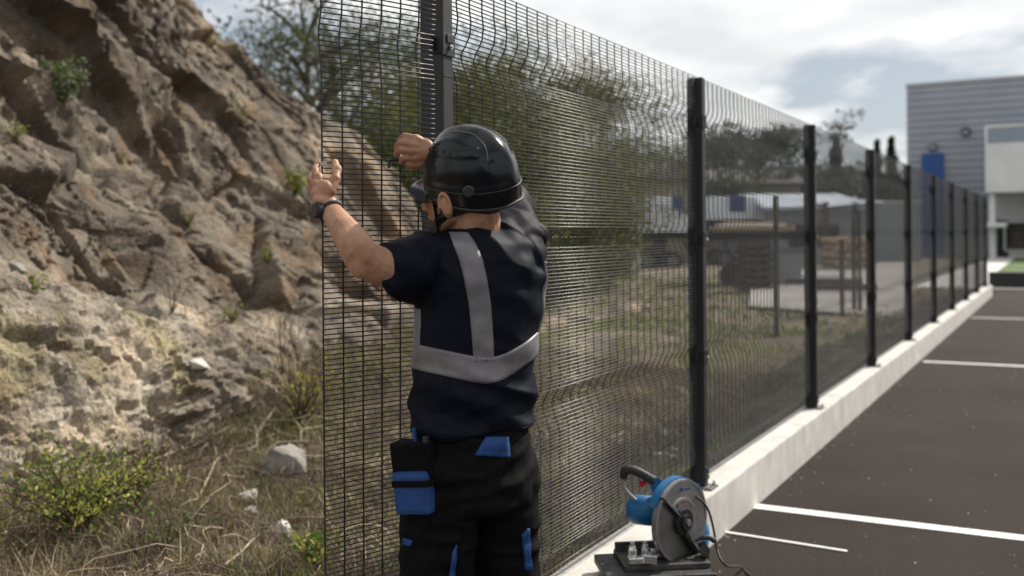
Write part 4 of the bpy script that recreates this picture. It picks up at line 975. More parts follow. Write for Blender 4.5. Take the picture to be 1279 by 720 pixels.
# ears
for s in (1, -1):
    m = Matrix((Fh*.018, Lh*.007, Uh*.031)).transposed().to_4x4(); m.translation = hl(-.012, s*.079, -.030)
    bmesh.ops.create_uvsphere(b, u_segments=14, v_segments=10, radius=1, matrix=m)
    ellipsoid(b, hl(-.012, s*.084, -.030), .014, .008, .026, (Fh, Lh, Uh))
    er = [hl(-.012-.0145*math.cos(t)*1.05, s*(.089+.003*math.sin(t)), -.028+.026*math.sin(t)) for t in [R(-60+26*q) for q in range(11)]]
    tube(b, er, .0048, 8)
# torso core, arms
shL_, shR_ = P(540, 326, 2.42), P(647, 302, 2.53)
elL, wrL = P(455, 322, 2.27), P(412, 262, 2.425)
elR, wrR = P(630, 232, 2.80), P(548, 190, 2.635)
capsule(b, P(596, 350, 2.46), P(592, 540, 2.46), .095, .088, 20, 6); capsule(b, shL_, shR_, .055, .055, 14, 5)
def limb(pts, rr): tube(b, catmull(pts, 5), [float(np.interp(i/5, range(len(rr)), rr)) for i in range(5*(len(pts)-1)+1)], 16); ellipsoid(b, pts[0], rr[0], rr[0], rr[0]); ellipsoid(b, pts[-1], rr[-1], rr[-1], rr[-1])
limb([shL_, P(494, 338, 2.34), elL, elL.lerp(wrL, .30)+Vector((.004, -.004, -.004)), elL.lerp(wrL, .7), wrL], [.048, .046, .040, .040, .030, .0245])
ellipsoid(b, elL+Vector((-.004, -.006, -.016)), .031, .031, .031)
limb([shR_, shR_.lerp(elR, .55), elR, elR.lerp(wrR, .3), elR.lerp(wrR, .7), wrR], [.054, .050, .041, .046, .034, .027])
# left hand: pinches a clip at the edge wire, thumb to the right, three fingers curled round the edge
def finger(pts, r0, r1): 
    pp = catmull(pts, 4); tube(b, pp, [r0+(r1-r0)*i/(len(pp)-1) for i in range(len(pp))], 10); ellipsoid(b, pts[-1], r1*1.02, r1*1.02, r1*1.02); ellipsoid(b, pts[0], r0, r0, r0)
    for q in pts[1:-1]: ellipsoid(b, q, r0*1.04, r0*1.04, r0*1.04)
k0 = P(409, 247, 2.405)
# palm as a slab of capsules fanning to the knuckles
KL = [P(397, 222, 2.432), P(394, 231, 2.420), P(394.5, 241, 2.410), P(397, 250, 2.403)]
for q, kk in enumerate(KL): capsule(b, wrL.lerp(k0, .5)+Vector((.002*q, 0, 0)), kk, .0165, .0135, 12, 4)
ellipsoid(b, P(405, 238, 2.415), .022, .017, .026); ellipsoid(b, P(414, 236, 2.425), .013, .014, .021)
finger([KL[0], P(393.5, 213, 2.452), P(396.5, 205.5, 2.474)], .0098, .0074)
finger([KL[1], P(388.5, 225, 2.450), P(391, 219, 2.482), P(398, 219, 2.500)], .0098, .0078)
finger([KL[2], P(388, 236, 2.440), P(390, 232, 2.474), P(397, 231, 2.495)], .0095, .0076)
finger([KL[3], P(391, 247, 2.430), P(392.5, 244, 2.458), P(398, 243, 2.480)], .0086, .0068)
finger([P(413, 240, 2.415), P(419, 224, 2.432), P(420.5, 212, 2.450), P(418.5, 203, 2.466)], .0125, .0085)
# right hand: fist over the tool, back of the hand to the camera, four fingers to the left and bent inward
pR = P(530, 186, 2.615)
KR = [P(519, 173.5, 2.605), P(515.5, 181, 2.598), P(515, 189.5, 2.598), P(518, 198, 2.602)]
for q, kk in enumerate(KR): capsule(b, wrR.lerp(pR, .35), kk, .0185, .0125, 12, 4)
ellipsoid(b, P(529, 187, 2.612), .030, .018, .030)
TP = [(P(505.5, 170.5, 2.607), P(500.5, 175, 2.625), P(506, 178, 2.640)), (P(501, 178.5, 2.600), P(496.5, 184, 2.618), P(503, 187.5, 2.636)),
      (P(500.5, 187.5, 2.600), P(496, 192.5, 2.617), P(503, 195.5, 2.636)), (P(506, 197.5, 2.604), P(502, 201.5, 2.618), P(508, 203, 2.634))]
for kk, tt, r_ in zip(KR, TP, (.0098, .0103, .0100, .0088)): finger([kk, tt[0], tt[1], tt[2]], r_, r_*.82)
finger([P(528, 199, 2.618), P(520, 205.5, 2.610), P(513, 206, 2.612), P(508.5, 203, 2.622)], .0125, .0085)
# legs (inside the clothes)
hipL, hipR = P(557, 590, 2.42), P(625, 590, 2.52)
fL = Vector((feet.x-.115, feet.y-.06, .09)); fR = Vector((feet.x+.10, feet.y+.07, .09))
knL = hipL.lerp(fL, .5)+Vector((-.012, .02, 0)); knR = hipR.lerp(fR, .5)+Vector((-.01, .03, 0))
for h_, k_, f_ in ((hipL, knL, fL), (hipR, knR, fR)): capsule(b, h_, k_, .07, .05, 14, 4); capsule(b, k_, f_, .05, .035, 14, 4)
capsule(b, hipL, hipR, .085, .085, 14, 4); capsule(b, P(592, 540, 2.46), (hipL+hipR)/2, .085, .085, 14, 4)
b = remesh(b, .0026, 5)
# stubble tone is left to the beard mesh; small skin relief
for v in b.verts:
    n_ = noise.noise(v.co*38)*.0006+noise.noise(v.co*120)*.00025; v.co += v.normal*n_
for f in b.faces: f.smooth = True
wobj('body', b, M_skin, man)
# eyes (closed side of the face is turned away, still built)
for s in (1, -1):
    b = bmesh.new(); ellipsoid(b, hl(.082, s*.032, .000), .0125, .0125, .0125, (Fh, Lh, Uh)); wobj('eye', b, nmat('eye_white', (.7, .68, .65), None, .2), man, smooth=True)
# beard and back hair: thin shells offset from the skull shapes
b = bmesh.new()
ellipsoid(b, hl(.050, 0, -.078), .049, .052, .036, (Fh, Lh, Uh)); capsule(b, hl(.002, .056, -.050), hl(.075, .030, -.092), .0195, .017, 10, 4); capsule(b, hl(.002, -.056, -.050), hl(.075, -.030, -.092), .0195, .017, 10, 4); ellipsoid(b, hl(.086, 0, -.090), .020, .025, .020, (Fh, Lh, Uh))
b = remesh(b, .004, 3)
for v in b.verts: v.co += v.normal*(noise.noise(v.co*160)*.0016)
for f in b.faces: f.smooth = True
wobj('beard', b, M_hair, man)
b = bmesh.new(); ellipsoid(b, hl(-.030, 0, .010), .088, .0805, .078, (Fh, Lh, Uh)); ellipsoid(b, hl(-.052, 0, -.030), .050, .060, .042, (Fh, Lh, Uh)); capsule(b, hl(.018, .0745, .02), hl(.022, .070, -.030), .008, .007, 8, 3); capsule(b, hl(.018, -.0745, .02), hl(.022, -.070, -.030), .008, .007, 8, 3)
b = remesh(b, .004, 3)
for v in b.verts: v.co += v.normal*(noise.noise(v.co*150)*.0018)
for f in b.faces: f.smooth = True
wobj('hair', b, M_hair, man)

# ---- shirt
def ring_loft(bm, secs, seg=40, axes=(Rt, Ft)):
    rows = []
    for c, w, d_ in secs:
        rows.append([bm.verts.new(Vector(c)+axes[0]*(w*abs(math.cos(t))**.88*(1 if math.cos(t) >= 0 else -1))+axes[1]*(d_*math.sin(t))) for t in [2*math.pi*k/seg for k in range(seg)]])
    for u_, v_ in zip(rows, rows[1:]):
        for k in range(seg): bm.faces.new((u_[k], u_[(k+1) % seg], v_[(k+1) % seg], v_[k]))
    bm.faces.new(rows[0][::-1]); bm.faces.new(rows[-1]); return rows
b = bmesh.new()
def sc(px, py, w, d_, Y=2.46): return (P(px, py, Y), w, d_)
secs = [sc(591, 533, .152, .108), sc(591, 520, .149, .108), sc(592, 500, .152, .108), sc(594, 460, .149, .107), sc(596, 420, .152, .108), sc(599, 380, .158, .112), sc(601, 350, .160, .112), sc(600, 325, .152, .104), sc(598, 306, .135, .096), sc(596, 292, .085, .074), sc(595, 287, .070, .064)]
ring_loft(b, secs)
# shoulders and sleeves
capsule(b, P(600, 318, 2.47), shL_+Vector((.01, 0, 0)), .080, .066, 18, 6); capsule(b, P(605, 316, 2.47), shR_-Vector((.02,0,0)), .080, .070, 18, 6)
slL = P(493, 342, 2.335); dL = Vector((-.84, .42, -.30)).normalized(); ax, ay = frame_of(dL)
tube(b, [shL_, shL_.lerp(slL, .5)-ZA*.002, slL-dL*.014, slL], [.068, .067, .066, .068], 24)
tube(b, [shL_-ZA*.04, shL_.lerp(slL, .5)-ZA*.030, slL-dL*.010-ZA*.010], [.06, .056, .050], 20)
slR = shR_.lerp(elR, .62); tube(b, [shR_, shR_.lerp(slR, .5), slR], [.062, .058, .056], 24)
ellipsoid(b, P(655, 330, 2.50), .05, .055, .075)
b = remesh(b, .0052, 7)
TC = P(596, 420, 2.46)
def shirt_disp(p, n_):
    q = p-TC; u_ = q.dot(Rt); h_ = p.z
    low_ = max(0, min(1, (1.20-h_)/.18)); top_ = max(0, min(1, (h_-1.34)/.10)); right_ = max(0, min(1, (u_+.02)/.14))
    w1 = noise.noise(Vector((u_*7+h_*6, q.dot(Ft)*5, h_*16+u_*5))); w2 = noise.noise(Vector((u_*16-h_*12, q.dot(Ft)*9, h_*26+4)))
    w3 = noise.noise(Vector((u_*30+h_*10, q.dot(Ft)*14, h_*9+9)))
    rdg = (1-abs(w1)*2.6)
    d_ = .0095*max(rdg, -.5)*(.45+1.3*low_+.6*top_)+.0050*w2*(.5+low_+1.2*top_*right_)+.0034*w3*(.3+right_*top_*2.4)
    # hanging folds fanning from the raised right shoulder
    r_ = p-shR_; an = math.atan2(r_.dot(Rt)+.05, -(r_.z)+.02); dist = r_.length
    d_ += .0040*math.sin(r_.dot(Rt)*38+r_.z*62+3*noise.noise(p*6))*max(0, 1-dist/.22)
    r2 = p-shL_; an2 = math.atan2(r2.dot(dL.cross(ZA)), r2.z+.001); d_ += .0028*math.sin(r2.dot(dL)*62+an2*1.5)*max(0, 1-r2.length/.16)
    return d_
b.normal_update()
nv = [(v, shirt_disp(v.co, v.normal)) for v in b.verts]
for v, d_ in nv: v.co += v.normal*(d_+.003)
for f in b.faces: f.smooth = True
b.normal_update(); shirt_bvh = BVHTree.FromBMesh(b)
shirt = wobj('shirt', b, M_shirt, man)
# hems: rolled edges
def strip_on(bvh, rays, width_dir=None, off=.0035, mat=M_refl, name='stripe', thick=.0014, parent=None):
    """rays = rows of (origin, direction) pairs; hits form a sheet lifted off the cloth, with thickness"""
    rows = []
    for row in rays:
        r_ = []
        for o, d in row:
            h = bvh.ray_cast(o, d)
            if h[0] is None: r_.append(None)
            else: r_.append((h[0], h[1] if h[1].dot(d) < 0 else -h[1]))
        rows.append(r_)
    bm = bmesh.new(); V = []
    for r_ in rows: V.append([None if q is None else (bm.verts.new(q[0]+q[1]*off), bm.verts.new(q[0]-q[1]*.002)) for q in r_])
    n1_, n2_ = len(V), len(V[0])
    for i in range(n1_-1):
        for j in range(n2_-1):
            c = [V[i][j], V[i+1][j], V[i+1][j+1], V[i][j+1]]
            if any(q is None for q in c) or max((c[0][0].co-q[0].co).length for q in c) > .06: continue
            bm.faces.new([q[0] for q in c])
            if i == 0: bm.faces.new((c[0][1], c[3][1], c[3][0], c[0][0]))
            if i == n1_-2: bm.faces.new((c[1][0], c[2][0], c[2][1], c[1][1]))
            if j == 0: bm.faces.new((c[0][0], c[1][0], c[1][1], c[0][1]))
            if j == n2_-2: bm.faces.new((c[3][1], c[2][1], c[2][0], c[3][0]))
    bmesh.ops.recalc_face_normals(bm, faces=bm.faces)
    for f in bm.faces: f.smooth = True
    return wobj(name, bm, mat, parent)
def smooth_sheet(o, it=2): pass
# horizontal band round the torso, sagging in the middle of the back
rays = []
for j in range(9):
    row = []
    for k in range(110):
        t = 2*math.pi*k/109; dr = Rt*math.cos(t)+Ft*math.sin(t)
        backness = max(0, -math.sin(t+.15)); sag = -.030*backness**3*1.0
        zz_ = P(592, 447, 2.32).z+sag+.040*(1-max(0, -math.sin(t)))*.2-(j-4)*.0073+ .012*math.cos(t)
        c0 = Vector((TC.x, TC.y, zz_)); row.append((c0+dr*.5, -dr))
    rays.append(row)
strip_on(shirt_bvh, rays, name='reflective_band', parent=shirt)
# two vertical bands over the shoulders
def vband(pix, wpx, Yc):
    rays = []; pp = []
    n_ = 46
    for i in range(n_):
        t = i/(n_-1); j = t*(len(pix)-1); a_ = int(min(j, len(pix)-2)); f_ = j-a_; pp.append((pix[a_][0]*(1-f_)+pix[a_+1][0]*f_, pix[a_][1]*(1-f_)+pix[a_+1][1]*f_, wpx[a_]*(1-f_)+wpx[a_+1]*f_))
    for s in np.linspace(-.5, .5, 7):
        row = []
        for x, y, w_ in pp:
            d = (P(x+s*w_, y, 3)-Vector((0, 0, EYE))).normalized(); row.append((Vector((0, 0, EYE)), d))
        rays.append(row)
    return rays
bl_pix = [(573, 291), (580, 305), (588, 325), (594, 350), (599, 380), (602, 415), (604, 453)]
strip_on(shirt_bvh, vband(bl_pix, [24, 28, 29, 28, 27, 26, 25], 2.4), name='reflective_strap', parent=shirt)
rays = []
for s in np.linspace(-.025, .025, 7):                  # right strap, on the far right side of the back
    row = []
    for k in range(40):
        z_ = 1.20+(1.425-1.20)*k/39; t = R(-20)+s/.17; dr = Rt*math.cos(t)+Ft*math.sin(t); c0 = Vector((TC.x, TC.y, z_)); row.append((c0+dr*.5, -dr))
    rays.append(row)
strip_on(shirt_bvh, rays, name='reflective_strap', parent=shirt)
rays = []
for s in np.linspace(-.022, .022, 6):                  # front strap seen at the left flank
    row = []
    for k in range(30):
        z_ = 1.20+(1.32-1.20)*k/29; t = R(176)+s/.17; dr = Rt*math.cos(t)+Ft*math.sin(t); c0 = Vector((TC.x, TC.y, z_)); row.append((c0+dr*.5, -dr))
    rays.append(row)
strip_on(shirt_bvh, rays, name='reflective_strap', parent=shirt)
for (pix, nm) in (([(548, 352), (575, 357), (600, 358), (630, 354), (655, 345)], 'yoke_seam'), ([(518, 538), (550, 543), (590, 545), (630, 541), (664, 532)], 'hem_seam'), ([(556, 300), (549, 330), (546, 360), (540, 385)], 'sleeve_seam')):
    pts_ = []
    for p_ in catmull([Vector((x, y, 0)) for x, y in pix], 8):
        d_ = (P(p_.x, p_.y, 3)-Vector((0, 0, EYE))).normalized(); h_ = shirt_bvh.ray_cast(Vector((0, 0, EYE)), d_)
        if h_[0] is not None: pts_.append(h_[0]-d_*.0004)
    if len(pts_) > 4:
        b = bmesh.new(); tube(b, pts_, .0011, 5); wobj(nm, b, M_shirt, shirt, smooth=True)
# sleeve hem ring, thin
b = bmesh.new(); tube(b, [slL-dL*.010, slL+dL*.0015], [.0745, .0745], 30, caps=False); bmesh.ops.solidify(b, geom=b.faces[:], thickness=.002) if hasattr(bmesh.ops, 'solidify') else None
b.free()

# ---- trousers
b = bmesh.new()
ring_loft(b, [sc(591, 526, .135, .095), sc(591, 538, .138, .098), sc(590, 560, .146, .104), sc(590, 595, .150, .112), sc(590, 630, .144, .110)])
for h_, k_, f_, s in ((hipL, knL, fL, -1), (hipR, knR, fR, 1)):
    tube(b, catmull([h_+ZA*.02, h_.lerp(k_, .5)+Vector((s*.004, 0, 0)), k_, k_.lerp(f_, .5), f_+ZA*.01], 4), [.096-.024*min(1, i/8)-(.010*max(0, (i-8)/8)) for i in range(17)], 22)
    ellipsoid(b, h_, .094, .094, .095)
b = remesh(b, .006, 6)
for v in b.verts:
    p = v.co; q = p-TC; w1 = noise.noise(Vector((p.x*8, p.y*8, p.z*22))); w2 = noise.noise(Vector((p.x*20+p.z*9, p.y*20, p.z*26)))
    v.co += v.normal*(.003+.007*max(-.5, 1-abs(w1)*2.6)*.8+.004*w2)
for f in b.faces: f.smooth = True
b.normal_update(); pants_bvh = BVHTree.FromBMesh(b); pants = wobj('trousers', b, M_pants, man)
def patch(pix_quad, bvh, name, mat, parent, off=.004, n_=9):
    a_, b_, c_, d_ = pix_quad; rays = []
    for i in range(n_):
        row = []
        for j in range(n_):
            u_, v_ = i/(n_-1), j/(n_-1); x = (a_[0]*(1-u_)+b_[0]*u_)*(1-v_)+(d_[0]*(1-u_)+c_[0]*u_)*v_; y = (a_[1]*(1-u_)+b_[1]*u_)*(1-v_)+(d_[1]*(1-u_)+c_[1]*u_)*v_
            row.append((Vector((0, 0, EYE)), (P(x, y, 3)-Vector((0, 0, EYE))).normalized()))
        rays.append(row)
    return strip_on(bvh, rays, off=off, name=name, mat=mat, parent=parent)
patch([(606, 546), (634, 546), (637, 572), (593, 569)], pants_bvh, 'pocket_flap', M_wblue, pants)
patch([(651, 668), (659, 660), (662, 712), (656, 712)], pants_bvh, 'side_trim', M_wblue, pants, .008)
patch([(565, 690), (570, 680), (567, 724), (560, 726)], pants_bvh, 'knee_trim', M_wblue, pants, .006)
patch([(506, 672), (516, 676), (514, 682), (506, 680)], pants_bvh, 'knee_trim', M_wblue, pants, .008)
patch([(666, 538), (671, 535), (672, 552), (668, 556)], pants_bvh, 'side_trim', M_wblue, pants, .010)
# hanging holster pocket on the left hip
b = bmesh.new(); hx = Vector((.90, -.36, 0)).normalized(); hy = hx.cross(ZA); ht = Vector((-.10, 0, -1)).normalized()
def pouch(bm, px0, px1, py0, py1, Y, dep, lean=0, bev=.008):
    c = P((px0+px1)/2, (py0+py1)/2, Y); w = (px1-px0)/F*Y; h = (py1-py0)/F*Y; zax = Vector((lean, 0, 1)).normalized(); xax = (hx-zax*hx.dot(zax)).normalized()
    box(bm, c, xax, zax.cross(xax), zax, w, dep, h, bev=bev)
YP = 2.35
pouch(b, 492, 546, 550, 596, YP, .055, -.10); hol = wobj('holster_pocket', b, M_pants, man)
for v in hol.data.vertices: v.co += Vector((noise.noise(v.co*30), noise.noise(v.co*30+Vector((5, 0, 0))), 0))*.003
b = bmesh.new(); pouch(b, 495, 545, 586, 640, YP-.006, .060, -.10, .012); hp = wobj('holster_front', b, M_wblue, hol)
for v in hp.data.vertices:
    pass
b = bmesh.new(); pouch(b, 494, 546, 597, 605, YP-.010, .062, -.10, .002); wobj('holster_strap', b, M_pants, hol)
b = bmesh.new(); pouch(b, 530, 536, 545, 575, YP-.03, .014, -.1, .002); wobj('holster_clip', b, M_hmat, hol)
b = bmesh.new(); pouch(b, 516, 520, 535, 560, YP-.012, .008, -.1, .001); wobj('tool_handle', b, M_wblue, hol)
for f_, nm in ((fL, 0), (fR, 1)):
    b = bmesh.new(); capsule(b, f_+ZA*.10, f_-ZA*.02, .062, .05, 14, 4); capsule(b, f_-ZA*.045-Ft*.04, f_-ZA*.050+Ft*.15, .042, .036, 14, 4); box(b, f_-ZA*.078+Ft*.055, Ft, Rt, ZA, .29, .09, .024, bev=.006)
    b = remesh(b, .007, 3)
    for f in b.faces: f.smooth = True
    wobj('boot', b, M_boot, man)

# ---- helmet
Hu = (Uh+Vector((.02, -.30, 0))).normalized(); Hf = (Fh-Hu*Fh.dot(Hu)).normalized(); Hl = Hu.cross(Hf); HO = P(589, 226, 2.44)
def hp_(f, l, u): return HO+Hf*f+Hl*l+Hu*u
def hshell(th, ph, off=0):
    """th 0 at the crown .. 1 at the rim, ph 0 in front"""
    e = th*R(97); r_ = math.sin(e)**.88; z = math.cos(e)
    A_, B_, C_ = .119, .107, .131
    cph, sph = math.cos(ph), math.sin(ph)
    bulge = 1+.035*max(0, -cph)**2*r_
    rid = .0045*math.exp(-((sph*r_*B_)/.020)**2)*(1 if z > .15 else z/.15 if z > 0 else 0)
    rid += .0030*math.exp(-((abs(sph*r_*B_)-.060)/.010)**2)*max(0, min(1, (z-.2)/.2))
    step = -.0035*sstep(.50, .56, np.array([th]))[0]*(1-sstep(.80, .86, np.array([th]))[0])*(max(0, abs(sph))**.7)
    drop = -.022*max(0, -cph)*th**4-.012*abs(sph)*th**6
    k_ = 1+ (off+rid+step)/.13
    return hp_(A_*r_*cph*bulge*k_, B_*r_*sph*k_, C_*z*k_+drop)
b = bmesh.new(); NP, NT = 96, 44; rows = [[b.verts.new(hshell(max(i/NT, .002), 2*math.pi*k/NP)) for k in range(NP)] for i in range(NT+1)]
rows += [[b.verts.new(hshell(i/NT, 2*math.pi*k/NP, -.006)) for k in range(NP)] for i in range(NT, -1, -4) if i > 0]
for u_, v_ in zip(rows, rows[1:]):
    for k in range(NP): b.faces.new((u_[k], u_[(k+1) % NP], v_[(k+1) % NP], v_[k]))
b.faces.new(rows[0]); bmesh.ops.recalc_face_normals(b, faces=b.faces)
for f in b.faces: f.smooth = True
helm = wobj('helmet', b, M_helm, man)
b = bmesh.new(); pp = [hshell(1.0, 2*math.pi*k/72, .0005) for k in range(73)]; tube(b, pp, .0036, 6, caps=False); wobj('helmet_rim', b, M_hmat, helm, smooth=True)
b = bmesh.new(); pp = [hshell(.88+.012*math.cos(2*math.pi*k/72), 2*math.pi*k/72, .0002) for k in range(73)]; tube(b, pp, .0016, 6, caps=False); wobj('helmet_groove', b, M_hmat, helm, smooth=True)
# peak
b = bmesh.new(); up_, dn_ = [], []
for i in range(7):
    t = i/6
    for lst, dz in ((up_, .0025), (dn_, -.0025)):
        row = []
        for k in range(25):
            ph = R(-58+116*k/24); base_ = hshell(.965, ph); o_ = .060*math.cos(ph*1.35)**.8 if math.cos(ph*1.35) > 0 else 0
            row.append(b.verts.new(base_+Hf*(o_*t*1.0-.004)+Hl*(0)-Hu*(.018*t*t*1.2)+Hu*(dz+.004)))
        lst.append(row)
for lst, fl in ((up_, 0), (dn_, 1)):
    for u_, v_ in zip(lst, lst[1:]):
        for k in range(24): q = (u_[k], v_[k], v_[k+1], u_[k+1]); b.faces.new(q if not fl else q[::-1])
for k in range(24): b.faces.new((up_[-1][k], dn_[-1][k], dn_[-1][k+1], up_[-1][k+1]))
bmesh.ops.recalc_face_normals(b, faces=b.faces)
for f in b.faces: f.smooth = True
wobj('helmet_peak', b, nmat('peak_blueblack', (.010, .018, .032), None, .30, coat=.3), helm)
# vent slots along an arc over the left and right sides
for s in (1, -1):
    for q in range(8):
        ph = s*R(40+q*13); th = .47+.012*abs(q-3); p0, p1 = hshell(th, ph-.075, .0006), hshell(th, ph+.075, .0006); nrm_ = (p0-HO).normalized()
        b = bmesh.new(); box(b, (p0+p1)/2, p1-p0, nrm_.cross(p1-p0), nrm_, (p1-p0).length*.62, .0062, .004, bev=.0012); wobj('vent_slot', b, M_rub, helm)
    b = bmesh.new(); tube(b, [hshell(.435+.01*math.sin(k/24*3.14), s*R(28+k*4.6), .0006) for k in range(25)], .0011, 5); wobj('vent_ridge', b, M_hmat, helm, smooth=True)
    b = bmesh.new(); tube(b, catmull([hshell(.18, s*R(60), .001), hshell(.16, s*R(110), .001), hshell(.24, s*R(140), .001), hshell(.42, s*R(150), .001), hshell(.60, s*R(146), .001)], 6), .0012, 5); wobj('crown_seam', b, nmat('seam_grey', (.10, .10, .11), None, .35), helm, smooth=True)
    ph = s*R(118); c = hshell(.85, ph, .001); nrm_ = (c-HO); nrm_.normalize(); b = bmesh.new(); tube(b, [c-nrm_*.002, c+nrm_*.002, c+nrm_*.0035], [.0135, .0135, .0115], 24); wobj('rivet', b, nmat('rivet_grey', (.035, .035, .038), None, .4), helm, smooth=False)
    c = hshell(.60, s*R(152), .0008); nrm_ = (c-HO).normalized(); e1, e2 = frame_of(nrm_); b = bmesh.new()
    for dx_ in (-.012, .012):
        v = [b.verts.new(c+Hu*.009+Hf.cross(nrm_)*0+e1*dx_*.1+nrm_*.001), b.verts.new(c+nrm_*.001+nrm_.cross(Hu).normalized()*dx_-Hu*.006), b.verts.new(c+nrm_*.001+nrm_.cross(Hu).normalized()*dx_*.25-Hu*.010)]
        b.faces.new(v)
    wobj('logo_mark', b, nmat('logo_grey', (.02, .02, .022), None, .5), helm)
# chin strap
b = bmesh.new()
def strap(pts, w=.0095): tube(b, catmull(pts, 6), w, 8, flat=.22, up=Fh)
strap([hshell(.96, R(78), -.004), hl(.026, .079, -.015), hl(.030, .071, -.050), hl(.045, .050, -.098), hl(.060, .028, -.112), hl(.066, 0, -.118), hl(.060, -.028, -.112), hl(.030, -.071, -.050), hl(.02, -.078, -.015)])
strap([hl(.036, .066, -.066), hl(.000, .072, -.058), hl(-.030, .066, -.048), hl(-.062, .046, -.045), hl(-.088, 0, -.043), hl(-.062, -.046, -.045), hl(-.030, -.066, -.048), hl(.030, -.069, -.062)])
wobj('chin_strap', b, M_rub, helm, smooth=True)
b = bmesh.new(); box(b, hl(.050, .050, -.092), Fh, Lh, Uh, .022, .012, .030, bev=.003); wobj('strap_buckle', b, M_hmat, helm)
# ---- watch
wd_ = (wrL-elL).normalized(); wc = wrL-wd_*.006; b = bmesh.new(); tube(b, [wc-wd_*.0125, wc-wd_*.010, wc+wd_*.010, wc+wd_*.0125], [.0285, .0312, .0308, .0280], 28, caps=True); wt = wobj('watch', b, M_rub, man, smooth=False)
ws = Vector((-.82, -.5, .1)); ws = (ws-wd_*ws.dot(wd_)).normalized(); b = bmesh.new(); tube(b, [wc+ws*.026, wc+ws*.038, wc+ws*.041], [.0205, .0205, .0185], 26); wobj('watch_case', b, M_hmat, wt)
b = bmesh.new(); tube(b, [wc+ws*.0412, wc+ws*.0420], [.0165, .0165], 26); wobj('watch_face', b, nmat('watch_glass', (.02, .025, .03), None, .1), wt)

# ---- the tool in his right hand and the clip in his left
b = bmesh.new(); t0, t1 = P(522, 196, 2.628), P(499, 199.5, 2.630); tube(b, [t0, t0.lerp(t1, .5), t1], [.0095, .0105, .008], 10)
tool = empty('hex_key', t1, 'small black hex tool held in the right hand at the mesh', 'hand tool'); wobj('handle', b, M_rub, tool, smooth=True)
b = bmesh.new(); t2 = P(490, 200, 2.632); t3 = P(486.5, 203, 2.634); t4 = P(486, 210, 2.636); tube(b, catmull([t1, t2, t3, t4], 4), .0034, 6); wobj('tip', b, M_hmat, tool, smooth=True)
for q in range(3):
    b = bmesh.new(); c = P(503+q*6.5, 196.3, 2.619); box(b, c, (t1-t0), ZA, (t1-t0).cross(ZA), .007, .006, .004, bev=.001); wobj('stud', b, M_zinc, tool)
b = bmesh.new(); c = P(404.5, 205, panelY(404, 205)-.016); box(b, c, (1, .3, .1), (0, 0, 1), (-.3, 1, 0), .014, .010, .010, bev=.002); clip = recenter(tag(wobj('fence_clip', b, nmat('clip_clear', (.25, .25, .26), (.45, .45, .47), .25, 60, metal=.3)), 'small silvery clip pinched between the left thumb and finger', 'clip'))

# ------------------------------------------------------------------ the chop saw
M_sblue = nmat('saw_blue', (.004, .105, .27), (.006, .13, .32), .42, 20, .12, 200, spec=.5, bdist=.0006)
M_guard = nmat('guard_metal', (.30, .295, .29), (.44, .435, .43), .36, 16, .12, 140, metal=.75, bdist=.0006)
M_blade = nmat('disc_grey', (.13, .125, .12), (.19, .185, .18), .55, 30, .2, 240, metal=.4)
M_grip = nmat('grip_black', (.014, .013, .013), (.022, .020, .019), .62, 40)
M_red = nmat('trigger_red', (.45, .012, .01), None, .45)
M_cast = nmat('cast_iron', (.035, .035, .038), (.085, .083, .08), .5, 18, .3, 160, metal=.55)
SY = 3.72
def S(px, py, dy=0.0): return at(px, py, SY+dy)
GN = Vector((.69, -.724, 0)).normalized(); GR = Vector((.724, .69, 0)).normalized()      # the guard's face normal, and its in-plane right
GC = S(846, 650); GRAD = .150
saw = empty('chop_saw', Vector((GC.x, GC.y, 0)), 'blue metal cutting chop saw standing beside the kerb', 'power saw')
# disc and guards are flat drums about GN
GTH = .034
def dring(name, c, r0, r1, th, mat, parent, a0=0, a1=2*math.pi, seg=48, bev=0):
    b = bmesh.new(); disc_ring(b, c, GN, r0, r1, th, seg, a0, a1)
    bmesh.ops.recalc_face_normals(b, faces=b.faces); return wobj(name, b, mat, parent)
dring('cutting_disc', GC, .0, GRAD*.97, .003, M_blade, saw)
g = dring('upper_guard', GC+GN*.012, .0, GRAD, .016, M_guard, saw, R(-152), R(46)); 
dring('guard_shell', GC-GN*.010, .0, GRAD*1.035, .030, M_sblue, saw, R(-178), R(60))
dring('guard_edge', GC-GN*.004, GRAD*1.0, GRAD*1.085, .030, M_sblue, saw, R(-165), R(-45))
dring('guard_rib', GC+GN*.0215, GRAD*.925, GRAD*.985, .004, M_guard, g, R(-152), R(46))
dring('guard_rib', GC+GN*.0215, GRAD*.50, GRAD*.56, .004, nmat('rib_bright', (.5, .5, .49), None, .35, metal=.7), g, R(-60), R(40))
lg = dring('lower_guard', GC+GN*.006, .0, GRAD*.965, .018, nmat('lower_guard_grey', (.17, .165, .16), (.235, .23, .22), .42, 14, metal=.7), saw, R(48), R(206))
dring('guard_rib', GC+GN*.0165, GRAD*.90, GRAD*.95, .004, M_guard, lg, R(48), R(206))
